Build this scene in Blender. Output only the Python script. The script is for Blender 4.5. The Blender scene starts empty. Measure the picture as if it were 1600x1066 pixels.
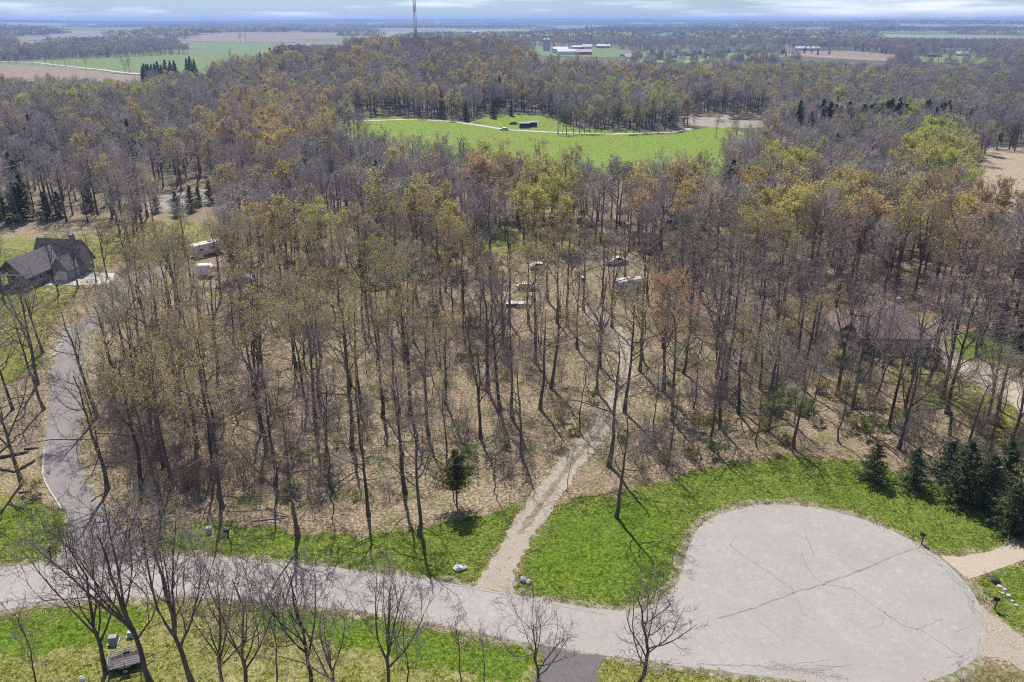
import bpy, math, random
import numpy as np
from mathutils import Vector, Matrix, geometry as mgeo

SC = bpy.context.scene
COL = SC.collection
R = math.radians
rnd = random.Random(7)
rng = np.random.default_rng(11)

# ------------------------------------------------------------------ camera
H = 52.0                       # flying height of the camera, metres
F = 1600 * 28 / 36             # focal length in photograph pixels
PITCH = math.atan((533 - 32) / F)
cp, sp = math.cos(PITCH), math.sin(PITCH)
cam_d = bpy.data.cameras.new('camera')
cam_d.lens = 28; cam_d.sensor_width = 36
cam_d.clip_start = 1; cam_d.clip_end = 60000
cam = bpy.data.objects.new('camera', cam_d); COL.objects.link(cam)
cam.location = (0, 0, H); cam.rotation_euler = (math.pi / 2 - PITCH, 0, 0)
SC.camera = cam

# ------------------------------------------------------------------ light
SUN_EL, SUN_AZ = R(54), R(-14)          # azimuth from +Y, negative to the west of the view
SUN_STRENGTH, SKY_STRENGTH = 5.0, 0.08
EXPOSURE = 0.25
HAZE_DENSITY, HAZE_COLOR = 1.7e-4, (.40, .58, 1.0, 1)
w = bpy.data.worlds.new('World'); SC.world = w; w.use_nodes = True
nt = w.node_tree; nt.nodes.clear()
wout = nt.nodes.new('ShaderNodeOutputWorld'); bg = nt.nodes.new('ShaderNodeBackground')
sky = nt.nodes.new('ShaderNodeTexSky'); sky.sky_type = 'NISHITA'; sky.sun_disc = False
sky.sun_elevation = SUN_EL; sky.sun_rotation = SUN_AZ
sky.altitude = 300; sky.air_density = 1.0; sky.dust_density = 0.0; sky.ozone_density = 3.0
bg.inputs['Strength'].default_value = SKY_STRENGTH
# thin cirrus streaks over the whole sky
tc = nt.nodes.new('ShaderNodeTexCoord'); mp = nt.nodes.new('ShaderNodeMapping')
mp.inputs['Scale'].default_value = (2.2, 2.2, 26); mp.inputs['Rotation'].default_value = (0.05, 0.09, 0)
nz = nt.nodes.new('ShaderNodeTexNoise'); nz.inputs['Scale'].default_value = 1.6; nz.inputs['Detail'].default_value = 6
nz.inputs['Roughness'].default_value = 0.55
cr = nt.nodes.new('ShaderNodeValToRGB'); cr.color_ramp.elements[0].position = 0.51; cr.color_ramp.elements[1].position = 0.68
cr.color_ramp.elements[1].color = (0.8, 0.8, 0.8, 1)
mx = nt.nodes.new('ShaderNodeMix'); mx.data_type = 'RGBA'; mx.inputs[7].default_value = (17.0, 17.0, 17.6, 1)
L = nt.links.new
L(tc.outputs['Generated'], mp.inputs['Vector']); L(mp.outputs[0], nz.inputs['Vector']); L(nz.outputs['Fac'], cr.inputs[0])
tn = nt.nodes.new('ShaderNodeMix'); tn.data_type = 'RGBA'; tn.blend_type = 'MULTIPLY'; tn.inputs[0].default_value = 1; tn.inputs[7].default_value = (.60, .74, 1.0, 1)
L(sky.outputs[0], tn.inputs[6]); L(cr.outputs[0], mx.inputs[0]); L(tn.outputs[2], mx.inputs[6]); L(mx.outputs[2], bg.inputs['Color']); L(bg.outputs[0], wout.inputs[0])
sun_d = bpy.data.lights.new('sun', 'SUN'); sun_d.energy = SUN_STRENGTH; sun_d.angle = R(0.5); sun_d.color = (1, 0.95, 0.87)
sun = bpy.data.objects.new('sun', sun_d); COL.objects.link(sun)
sun_vec = Vector((math.sin(SUN_AZ) * math.cos(SUN_EL), math.cos(SUN_AZ) * math.cos(SUN_EL), math.sin(SUN_EL)))
sun.rotation_euler = sun_vec.to_track_quat('Z', 'Y').to_euler()
sun.location = (0, 0, 300)
SC.view_settings.view_transform = 'Standard'; SC.view_settings.look = 'None'
SC.view_settings.exposure = EXPOSURE; SC.view_settings.gamma = 1; SC.view_settings.use_curve_mapping = False
SC.cycles.max_bounces = 4; SC.cycles.diffuse_bounces = 2; SC.cycles.glossy_bounces = 1; SC.cycles.transmission_bounces = 2
SC.cycles.volume_bounces = 0; SC.cycles.transparent_max_bounces = 4
SC.cycles.caustics_reflective = False; SC.cycles.caustics_refractive = False
SC.cycles.use_denoising = False
SC.cycles.filter_width = 1.1

# ------------------------------------------------------------------ places
def sstep(a, b, x):
    t = np.clip((np.asarray(x, float) - a) / (b - a), 0, 1); return t * t * (3 - 2 * t)
def height(x, y):
    x = np.asarray(x, float); y = np.asarray(y, float)
    d = np.hypot(x, y)
    z = 19 * np.exp(-((x + 95) / 210) ** 2) * sstep(460, 740, y) * (1 - sstep(820, 1250, y))
    z = z + 5 * np.exp(-((x + 190) / 80) ** 2 - ((y - 400) / 90) ** 2)
    z = z + 2 * np.exp(-((x - 60) / 160) ** 2) * sstep(520, 760, y) * (1 - sstep(850, 1200, y))
    amp = sstep(1500, 6500, d)
    n = (np.sin(x / 610 + 1.3 + np.sin(y / 930)) * np.sin(y / 520 + .4 + .6 * np.sin(x / 1400)) * .6
         + np.sin(x / 1300 + y / 1700 + 2.1) * .5 + np.sin(x / 2700 - y / 900) * .35)
    z = z + amp * (13 + 15 * n) + 22 * sstep(6000, 11000, d) + 5 * sstep(1400, 2200, d) * np.sin(x / 330 + 1.1) * np.sin(y / 270)
    return z
def G(u, v, zoff=0.0):
    """The ground point seen at photograph position (u, v)."""
    dx, dz = (u - 800) / F, (533 - v) / F
    dy = cp + dz * sp; dzz = -sp + dz * cp
    if dzz > -0.0015: dzz = -0.0015
    t = (H - zoff) / -dzz
    if t * dy > 330:
        t = 300.0; st = 2.0
        while t < 16000:
            if H + dzz * t <= float(height(dx * t, dy * t)) + zoff: break
            st = max(2.0, t * .004); t += st
    return Vector((dx * t, dy * t, H + dzz * t - zoff))
def proj(x, y, z):
    depth = y * cp - (z - H) * sp
    return 800 + F * x / depth, 533 - F * (y * sp + (z - H) * cp) / depth
def inpoly(pts, poly):
    """Vectorised even-odd test."""
    pts = np.asarray(pts, float).reshape(-1, 2); poly = np.asarray(poly, float)
    inside = np.zeros(len(pts), bool); j = len(poly) - 1
    for i in range(len(poly)):
        xi, yi = poly[i]; xj, yj = poly[j]
        c = (yi > pts[:, 1]) != (yj > pts[:, 1])
        with np.errstate(divide='ignore', invalid='ignore'):
            xc = (xj - xi) * (pts[:, 1] - yi) / ((yj - yi) if yj != yi else 1e-9) + xi
        inside ^= c & (pts[:, 0] < xc); j = i
    return inside
def wpoly(px): return [(G(u, v).x, G(u, v).y) for u, v in px]

# ------------------------------------------------------------------ tagging
def tag(o, label=None, cat=None, group=None, kind=None):
    if label: o['label'] = label
    if cat: o['category'] = cat
    if group: o['group'] = group
    if kind: o['kind'] = kind
    return o
def empty(name, loc, rz=0, label=None, cat=None, group=None):
    o = bpy.data.objects.new(name, None); COL.objects.link(o); o.location = loc; o.rotation_euler = (0, 0, rz)
    o.empty_display_size = 0.2
    return tag(o, label, cat, group)

# ------------------------------------------------------------------ materials
def mat(name, rough=0.9):
    m = bpy.data.materials.new(name); m.use_nodes = True
    b = m.node_tree.nodes['Principled BSDF']; b.inputs['Roughness'].default_value = rough
    b.inputs['Specular IOR Level'].default_value = 0.25
    return m, m.node_tree, b
def N(t, kind, **kw):
    n = t.nodes.new(kind)
    for k, v in kw.items():
        if k in n.inputs: n.inputs[k].default_value = v
        else: setattr(n, k, v)
    return n
def noise(t, vec, scale, detail=4, rough=.6, dist=0.0, stretch=None):
    if stretch:
        mpn = N(t, 'ShaderNodeMapping'); mpn.inputs['Scale'].default_value = stretch; t.links.new(vec, mpn.inputs['Vector']); vec = mpn.outputs[0]
    n = N(t, 'ShaderNodeTexNoise'); n.inputs['Scale'].default_value = scale; n.inputs['Detail'].default_value = detail
    n.inputs['Roughness'].default_value = rough; n.inputs['Distortion'].default_value = dist
    t.links.new(vec, n.inputs['Vector']); return n.outputs['Fac']
def ramp(t, fac, stops, interp='LINEAR'):
    r = N(t, 'ShaderNodeValToRGB'); r.color_ramp.interpolation = interp; e = r.color_ramp.elements
    while len(e) < len(stops): e.new(0.5)
    for i, (p, c) in enumerate(stops):
        e[i].position = p; e[i].color = (c, c, c, 1) if isinstance(c, (int, float)) else (*c, 1)
    t.links.new(fac, r.inputs[0]); return r.outputs[0]
def mixc(t, fac, a, b, mode='MIX'):
    m = N(t, 'ShaderNodeMix'); m.data_type = 'RGBA'; m.blend_type = mode
    for s, v in ((0, fac), (6, a), (7, b)):
        if hasattr(v, 'is_linked'): t.links.new(v, m.inputs[s])
        else: m.inputs[s].default_value = v if isinstance(v, (int, float)) else (*v, 1)
    return m.outputs[2]
def bump(t, b, h, strength=.5, dist=.1):
    n = N(t, 'ShaderNodeBump'); n.inputs['Strength'].default_value = strength; n.inputs['Distance'].default_value = dist
    t.links.new(h, n.inputs['Height']); t.links.new(n.outputs[0], b.inputs['Normal'])
def pos(t): return N(t, 'ShaderNodeNewGeometry').outputs['Position']
def objc(t): return N(t, 'ShaderNodeTexCoord').outputs['Object']

def ground_mat():
    m, t, b = mat('leaf_litter_ground', 1.0); p = pos(t)
    fine = noise(t, p, 2.6, 4, .8); spk = noise(t, p, 4.5, 2, .8)
    base = ramp(t, fine, [(.36, (.06, .045, .03)), (.45, (.185, .14, .085)), (.53, (.32, .258, .165)), (.63, (.54, .46, .31))])
    base = mixc(t, ramp(t, spk, [(.58, 0.0), (.66, .75)]), base, (.62, .52, .36))
    big = noise(t, p, .035, 4, .6)
    base = mixc(t, ramp(t, big, [(.38, 0.0), (.65, .35)]), base, (.20, .12, .075), 'MIX')
    dmp = noise(t, p, .5, 5, .7)
    base = mixc(t, ramp(t, dmp, [(.50, 0.0), (.66, .6)]), base, ramp(t, fine, [(.4, (.06, .042, .028)), (.62, (.26, .18, .115))]))
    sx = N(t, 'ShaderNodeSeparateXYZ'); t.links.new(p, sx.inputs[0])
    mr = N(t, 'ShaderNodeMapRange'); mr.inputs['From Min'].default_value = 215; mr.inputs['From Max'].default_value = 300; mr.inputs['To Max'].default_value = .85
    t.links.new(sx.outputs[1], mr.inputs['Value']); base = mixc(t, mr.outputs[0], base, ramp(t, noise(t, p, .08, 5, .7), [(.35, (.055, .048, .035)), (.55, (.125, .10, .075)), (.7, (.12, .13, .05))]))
    mr2 = N(t, 'ShaderNodeMapRange'); mr2.inputs['From Min'].default_value = 1500; mr2.inputs['From Max'].default_value = 1900
    t.links.new(sx.outputs[1], mr2.inputs['Value']); base = mixc(t, mr2.outputs[0], base, ramp(t, noise(t, p, .0022, 2, .4), [(.38, (.30, .24, .18)), (.45, (.22, .27, .09)), (.53, (.36, .29, .22)), (.62, (.20, .26, .08))]))
    mid = noise(t, p, .22, 5, .65)
    grn = ramp(t, fine, [(.3, (.05, .08, .015)), (.7, (.19, .24, .06))])
    base = mixc(t, ramp(t, mid, [(.51, 0.0), (.68, .75)]), base, grn)
    t.links.new(base, b.inputs['Base Color']); bump(t, b, fine, .9, .12); return m
def grass_mat(name, dark, lit, dry, dryness=.5, scale=1.0):
    m, t, b = mat(name, 1.0); p = pos(t)
    fine = noise(t, p, 2.8 * scale, 4, .85); mid = noise(t, p, .55 * scale, 5, .62); big = noise(t, p, .07 * scale, 3, .55)
    g = ramp(t, fine, [(.36, tuple(c * .35 for c in dark)), (.46, dark), (.56, lit), (.66, tuple(min(1, c * 1.5) for c in lit))])
    g = mixc(t, ramp(t, mid, [(.40, 0.0), (.62, .55)]), g, mixc(t, .5, g, lit))
    dr = ramp(t, mid, [(.66 - .28 * dryness, 0.0), (.86 - .28 * dryness, .85)])
    dr2 = ramp(t, big, [(.40, .15), (.62, 1.0)])
    f = N(t, 'ShaderNodeMath', operation='MULTIPLY'); t.links.new(dr, f.inputs[0]); t.links.new(dr2, f.inputs[1])
    dcol = ramp(t, fine, [(.3, tuple(c * .5 for c in dry)), (.7, dry)])
    g = mixc(t, f.outputs[0], g, dcol)
    sp_ = noise(t, p, 4.6 * scale, 2, .9)
    g = mixc(t, ramp(t, sp_, [(.62, 0.0), (.68, .8)]), g, tuple(min(.8, c * 1.6) for c in dry))
    t.links.new(g, b.inputs['Base Color']); bump(t, b, fine, 1.0, .10); return m
def gravel_mat(name, c0, c1, c2, sc=4.0, patch=.5, green=0.0):
    m, t, b = mat(name, .95); p = pos(t)
    f = noise(t, p, sc, 6, .8); g = noise(t, p, .45, 4, .6)
    c = ramp(t, f, [(.32, c0), (.5, c1), (.68, c2)])
    c = mixc(t, ramp(t, g, [(.42, 0.0), (.66, patch)]), c, mixc(t, .5, c, c0))
    if green:
        k = noise(t, p, 1.1, 5, .7)
        c = mixc(t, ramp(t, k, [(.60 - green * .2, 0.0), (.70 - green * .2, .7)]), c, (.10, .13, .03))
    t.links.new(c, b.inputs['Base Color']); bump(t, b, f, .6, .04); return m
def road_mat(name, c0, c1, centre=None):
    m, t, b = mat(name, .9); p = pos(t)
    f = noise(t, p, 14.0, 4, .7); g = noise(t, p, .28, 5, .6); s = noise(t, p, 1.3, 5, .65, .6)
    c = ramp(t, f, [(.3, tuple(x * .82 for x in c0)), (.7, c1)])
    c = mixc(t, ramp(t, g, [(.35, 0.0), (.68, .40)]), c, tuple(x * .80 for x in c0))
    c = mixc(t, ramp(t, s, [(.52, 0.0), (.68, .32)]), c, tuple(min(1, x * 1.16) for x in c1))
    st = noise(t, p, .55, 6, .6, 1.8); c = mixc(t, ramp(t, st, [(.48, 0.0), (.5, .5), (.52, 0.0)]), c, tuple(x * .66 for x in c0))
    c = mixc(t, ramp(t, noise(t, p, .09, 4, .6), [(.45, 0.0), (.62, .35)]), c, (c0[0] * .86, c0[1] * .82, c0[2] * .76))
    if centre:
        mpn = N(t, 'ShaderNodeMapping'); mpn.inputs['Location'].default_value = (-centre[0], -centre[1], 0); t.links.new(p, mpn.inputs['Vector'])
        wv = N(t, 'ShaderNodeTexWave', wave_type='RINGS', rings_direction='Z'); wv.inputs['Scale'].default_value = .42
        wv.inputs['Distortion'].default_value = 14; wv.inputs['Detail'].default_value = 4; wv.inputs['Detail Scale'].default_value = .35
        t.links.new(mpn.outputs[0], wv.inputs['Vector'])
        k = N(t, 'ShaderNodeMath', operation='MULTIPLY'); t.links.new(ramp(t, wv.outputs['Fac'], [(.60, 0.0), (.95, .16)]), k.inputs[0]); t.links.new(ramp(t, noise(t, p, .16, 3), [(.42, 0.0), (.62, 1.0)]), k.inputs[1])
        c = mixc(t, k.outputs[0], c, tuple(x * .70 for x in c0))
    t.links.new(c, b.inputs['Base Color']); bump(t, b, f, .25, .01); return m
def bark_mat(name, a, c):
    m, t, b = mat(name, .95); o = objc(t)
    f = noise(t, o, 2.2, 5, .7, 0, (1, 1, .22)); oi = N(t, 'ShaderNodeObjectInfo')
    col = ramp(t, f, [(.3, a), (.7, c)])
    r = ramp(t, oi.outputs['Random'], [(0, (.62, .60, .60)), (.35, (1.0, .95, .97)), (.7, (1.1, 1.08, 1.0)), (1, (1.35, 1.30, 1.28))])
    col = mixc(t, 1.0, col, r, 'MULTIPLY')
    t.links.new(col, b.inputs['Base Color']); bump(t, b, f, .5, .05); return m
def leafy(name, source, attr=None, trans=.45, vary=.25):
    """Leaves and buds: diffuse and translucent. source: 'object' colour, 'instancer' or 'geometry' attribute, or a fixed colour."""
    m = bpy.data.materials.new(name); m.use_nodes = True; t = m.node_tree; t.nodes.clear()
    out = N(t, 'ShaderNodeOutputMaterial'); d = N(t, 'ShaderNodeBsdfDiffuse'); tr = N(t, 'ShaderNodeBsdfTranslucent'); mx_ = N(t, 'ShaderNodeMixShader')
    mx_.inputs[0].default_value = trans
    if source == 'object': c = N(t, 'ShaderNodeObjectInfo').outputs['Color']
    elif source in ('instancer', 'geometry'):
        a = N(t, 'ShaderNodeAttribute'); a.attribute_type = source.upper(); a.attribute_name = attr; c = a.outputs['Color']
    else: c = None
    n_ = noise(t, pos(t), 1.3, 3, .7)
    fac = ramp(t, n_, [(.3, 1 - vary), (.7, 1 + vary)])
    if c is None: col = mixc(t, 1.0, source, fac, 'MULTIPLY')
    else: col = mixc(t, 1.0, c, fac, 'MULTIPLY')
    t.links.new(col, d.inputs[0]); t.links.new(col, tr.inputs[0]); t.links.new(d.outputs[0], mx_.inputs[1]); t.links.new(tr.outputs[0], mx_.inputs[2])
    t.links.new(mx_.outputs[0], out.inputs[0]); return m
_flat = {}
def flat(name, c, rough=.7, metal=0.0, vary=.12, scale=3.0):
    if name in _flat: return _flat[name]
    m, t, b = mat(name, rough); b.inputs['Metallic'].default_value = metal
    f = noise(t, objc(t), scale, 4, .6)
    t.links.new(ramp(t, f, [(.3, tuple(x * (1 - vary) for x in c)), (.7, tuple(min(1, x * (1 + vary)) for x in c))]), b.inputs['Base Color'])
    _flat[name] = m; return m

M_GROUND = ground_mat()
M_LAWN = grass_mat('lawn_grass', (.062, .105, .010), (.165, .225, .025), (.36, .32, .11), .5)
M_LAWN_DRY = grass_mat('thin_spring_grass', (.10, .125, .016), (.24, .24, .05), (.46, .40, .20), .85)
M_BROWNG = grass_mat('brown_grass', (.10, .09, .03), (.20, .165, .07), (.36, .28, .17), 1.0)
M_MEADOW = grass_mat('meadow_grass', (.12, .19, .012), (.20, .28, .022), (.28, .30, .10), .6, .25)
M_FIELD = grass_mat('green_crop', (.11, .17, .035), (.17, .235, .06), (.24, .25, .10), .85, .06)
M_TILLED = gravel_mat('tilled_soil', (.17, .12, .09), (.26, .19, .14), (.34, .26, .19), .15, .4)
M_STUBBLE = gravel_mat('stubble_soil', (.22, .165, .115), (.36, .28, .20), (.50, .41, .31), .8, .5)
M_GRAVEL = gravel_mat('pale_gravel', (.22, .185, .15), (.36, .31, .25), (.52, .46, .38), 5.5, .4, .1)
M_VERGE = gravel_mat('sandy_verge', (.17, .14, .09), (.31, .265, .19), (.48, .43, .33), 3.2, .5, .75)
M_LANE = gravel_mat('white_lane', (.36, .33, .29), (.50, .47, .42), (.62, .59, .54), .5, .3)
M_TAN = gravel_mat('tan_drive', (.32, .26, .19), (.43, .365, .28), (.53, .455, .36), 5.0, .3)
M_ASPH = road_mat('mauve_asphalt', (.235, .213, .205), (.31, .285, .275))
M_DARK = road_mat('dark_asphalt', (.135, .128, .125), (.19, .182, .178))
M_CONC = road_mat('pale_concrete', (.50, .48, .45), (.62, .60, .57))
M_TAR = flat('tar_seam', (.245, .228, .21), .9, 0, .25)
M_BARK = bark_mat('bark', (.060, .051, .043), (.17, .148, .128))
M_TWIG = bark_mat('twig', (.185, .158, .143), (.34, .30, .272))
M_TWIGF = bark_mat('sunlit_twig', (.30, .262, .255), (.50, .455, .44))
M_BARKP = bark_mat('pale_bark', (.20, .185, .165), (.36, .34, .31))
M_BUD = leafy('buds', 'object')
M_BUDI = leafy('buds_far', 'instancer', 'tint')
M_BUDG = leafy('buds_distant', 'geometry', 'tint')
M_NEEDLE = leafy('needles', 'object', None, .15, .5)
M_NEEDLEI = leafy('needles_far', 'instancer', 'tint', .15, .4)

# ------------------------------------------------------------------ mesh helpers
def np_mesh(name, V, faces, mats, midx=None, smooth=False, tint=None):
    """faces: list of (array (n,k)) blocks; midx: one material index per block"""
    me = bpy.data.meshes.new(name)
    V = np.ascontiguousarray(V, np.float32)
    me.vertices.add(len(V)); me.vertices.foreach_set('co', V.ravel())
    faces = [np.asarray(f, np.int32) for f in faces if len(f)]
    tot = sum(f.size for f in faces); nf = sum(len(f) for f in faces)
    me.loops.add(tot); me.loops.foreach_set('vertex_index', np.concatenate([f.ravel() for f in faces]))
    me.polygons.add(nf)
    starts, c = [], 0
    for f in faces:
        starts.append(c + np.arange(len(f), dtype=np.int32) * f.shape[1]); c += f.size
    me.polygons.foreach_set('loop_start', np.concatenate(starts).astype(np.int32))
    for m in mats: me.materials.append(m)
    if midx is not None:
        mi = np.concatenate([np.full(len(f), i, np.int32) for f, i in zip(faces, midx)])
        me.polygons.foreach_set('material_index', mi)
    if smooth: me.polygons.foreach_set('use_smooth', np.ones(nf, bool))
    if tint is not None:
        a = me.attributes.new('tint', 'FLOAT_COLOR', 'POINT'); a.data.foreach_set('color', np.ascontiguousarray(tint, np.float32).ravel())
    me.update(calc_edges=True); return me
def link(name, me, parent=None, kind=None):
    o = bpy.data.objects.new(name, me); COL.objects.link(o)
    if parent: o.parent = parent
    if kind: o['kind'] = kind
    return o
class MB:
    def __init__(s): s.v = []; s.f = []
    def add(s, vs, fs):
        n = len(s.v); s.v += [tuple(v) for v in vs]; s.f += [tuple(i + n for i in f) for f in fs]; return s
    def box(s, c, d, rz=0.0, rx=0.0):
        m = Matrix.Translation(c) @ Matrix.Rotation(rz, 4, 'Z') @ Matrix.Rotation(rx, 4, 'X')
        vs = [m @ Vector((x * d[0] / 2, y * d[1] / 2, z * d[2] / 2)) for z in (-1, 1) for x, y in ((-1, -1), (1, -1), (1, 1), (-1, 1))]
        return s.add(vs, [(0, 3, 2, 1), (4, 5, 6, 7), (0, 1, 5, 4), (1, 2, 6, 5), (2, 3, 7, 6), (3, 0, 4, 7)])
    def tube(s, p0, p1, r0, r1=None, n=8, caps=True):
        r1 = r0 if r1 is None else r1; p0 = Vector(p0); p1 = Vector(p1); q = (p1 - p0).to_track_quat('Z', 'Y')
        vs = []
        for p, r in ((p0, r0), (p1, r1)):
            for i in range(n):
                a = 2 * math.pi * i / n; vs.append(p + q @ Vector((math.cos(a) * r, math.sin(a) * r, 0)))
        fs = [(i, (i + 1) % n, n + (i + 1) % n, n + i) for i in range(n)]
        if caps: fs += [tuple(range(n - 1, -1, -1)), tuple(range(n, 2 * n))]
        return s.add(vs, fs)
    def prism(s, prof, y0, y1, axis='y'):
        """a closed outline in x-z pushed along y (or an outline in y-z pushed along x)"""
        n = len(prof); mk = (lambda a, z, k: (a, k, z)) if axis == 'y' else (lambda a, z, k: (k, a, z))
        vs = [mk(a, z, y0) for a, z in prof] + [mk(a, z, y1) for a, z in prof]
        fs = [(i, (i + 1) % n, n + (i + 1) % n, n + i) for i in range(n)] + [tuple(range(n - 1, -1, -1)), tuple(range(n, 2 * n))]
        return s.add(vs, fs)
    def dome(s, c, r, h, n=12, k=4):
        vs = []; fs = []
        for j in range(k):
            a = math.pi / 2 * j / k
            for i in range(n): b = 2 * math.pi * i / n; vs.append((c[0] + r * math.cos(a) * math.cos(b), c[1] + r * math.cos(a) * math.sin(b), c[2] + h * math.sin(a)))
        vs.append((c[0], c[1], c[2] + h))
        for j in range(k - 1):
            for i in range(n): fs.append((j * n + i, j * n + (i + 1) % n, (j + 1) * n + (i + 1) % n, (j + 1) * n + i))
        for i in range(n): fs.append(((k - 1) * n + i, (k - 1) * n + (i + 1) % n, k * n))
        return s.add(vs, fs)
    def build(s, name, m, parent=None, smooth=False, bevel=0.0):
        me = bpy.data.meshes.new(name); me.from_pydata(s.v, [], s.f)
        for x in (m if isinstance(m, (list, tuple)) else [m]): me.materials.append(x)
        if smooth:
            for p in me.polygons: p.use_smooth = True
        me.update(); o = link(name, me, parent)
        if bevel:
            b = o.modifiers.new('bevel', 'BEVEL'); b.width = bevel; b.segments = 2
        return o

def ragged(poly, step=.5, amp=.35, seed=0):
    """A polygon's outline cut fine and made uneven."""
    r = np.random.default_rng(seed); out = []
    n = len(poly); tot = 0
    ph = r.uniform(0, 6.28, 6)
    for i in range(n):
        a = np.array(poly[i]); b = np.array(poly[(i + 1) % n]); l = np.hypot(*(b - a)); k = max(1, int(l / step))
        if l < 1e-6: continue
        nrm = np.array([-(b - a)[1], (b - a)[0]]) / l
        for j in range(k):
            s = tot + l * j / k
            w_ = .42 * math.sin(s * .9 + ph[0]) + .3 * math.sin(s * 2.3 + ph[1]) + .25 * math.sin(s * 5.1 + ph[2]) + .35 * r.uniform(-1, 1)
            out.append(tuple(a + (b - a) * j / k + nrm * w_ * amp))
        tot += l
    return out
def smooth_poly(poly, it=2):
    for _ in range(it):
        q = []
        for i in range(len(poly)):
            a = poly[i]; b = poly[(i + 1) % len(poly)]
            q += [(a[0] * .75 + b[0] * .25, a[1] * .75 + b[1] * .25), (a[0] * .25 + b[0] * .75, a[1] * .25 + b[1] * .75)]
        poly = q
    return poly
def drape(name, poly, dz, m, grid=0.0, parent=None, kind='structure'):
    """A sheet over the terrain inside the outline."""
    poly = [Vector(p) for p in poly]; n = len(poly)
    pts = list(poly); P = np.array([(p.x, p.y) for p in poly])
    if grid:
        x0, y0 = P.min(0); x1, y1 = P.max(0)
        gx, gy = np.meshgrid(np.arange(x0, x1, grid), np.arange(y0, y1, grid)); g = np.c_[gx.ravel(), gy.ravel()]
        g = g[inpoly(g, P)]; pts += [Vector(p) for p in g]
    vs, _, fs, *_ = mgeo.delaunay_2d_cdt(pts, [], [list(range(n))], 1, 1e-4)
    V = np.array([(v.x, v.y) for v in vs]); z = height(V[:, 0], V[:, 1]) + dz
    tri = np.array([f for f in fs if len(f) == 3], np.int32)
    a, b, c = V[tri[:, 0]], V[tri[:, 1]], V[tri[:, 2]]
    cr_ = (b - a)[:, 0] * (c - a)[:, 1] - (b - a)[:, 1] * (c - a)[:, 0]; tri[cr_ < 0] = tri[cr_ < 0][:, ::-1]
    return link(name, np_mesh(name, np.c_[V, z], [tri], [m]), parent, kind)
def ribbon(name, pts, width, dz, m, parent=None, kind=None, jit=.0, seed=0):
    """A strip along a line; width a number or one for each point."""
    r = random.Random(seed); P = [Vector((p[0], p[1])) for p in pts]; vs = []; fs = []
    for i, p in enumerate(P):
        d = (P[min(i + 1, len(P) - 1)] - P[max(i - 1, 0)]); d = d.normalized() if d.length else Vector((1, 0)); nn = Vector((-d.y, d.x))
        wd = (width[i] if isinstance(width, (list, tuple)) else width) / 2 * (1 + r.uniform(-jit, jit))
        for s in (-1, 1):
            q = p + nn * wd * s; vs.append((q.x, q.y, float(height(q.x, q.y)) + dz))
    for i in range(len(P) - 1): fs.append((2 * i, 2 * i + 1, 2 * i + 3, 2 * i + 2)[::-1])
    me = bpy.data.meshes.new(name); me.from_pydata(vs, [], fs); me.materials.append(m); me.update()
    return link(name, me, parent, kind)

# ------------------------------------------------------------------ the ground
def axis(lim, fine, n0, g=1.06):
    a = [0.0]; s = fine
    while a[-1] < lim:
        a.append(a[-1] + s)
        if a[-1] > n0: s = min(s * g, 260)
    return np.array(a)
ax = axis(15000, 6, 260); ax = np.r_[-ax[:0:-1], ax]
ay = axis(17000, 6, 900, 1.05); ay = np.r_[np.linspace(-3000, -20, 20), ay]
gx, gy = np.meshgrid(ax, ay); nx, ny = len(ax), len(ay)
ii = (np.arange(ny - 1)[:, None] * nx + np.arange(nx - 1)[None]).ravel()
quads = np.c_[ii, ii + 1, ii + nx + 1, ii + nx]
ground = link('ground', np_mesh('ground', np.c_[gx.ravel(), gy.ravel(), height(gx, gy).ravel()], [quads], [M_GROUND], smooth=True), kind='structure')

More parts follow.
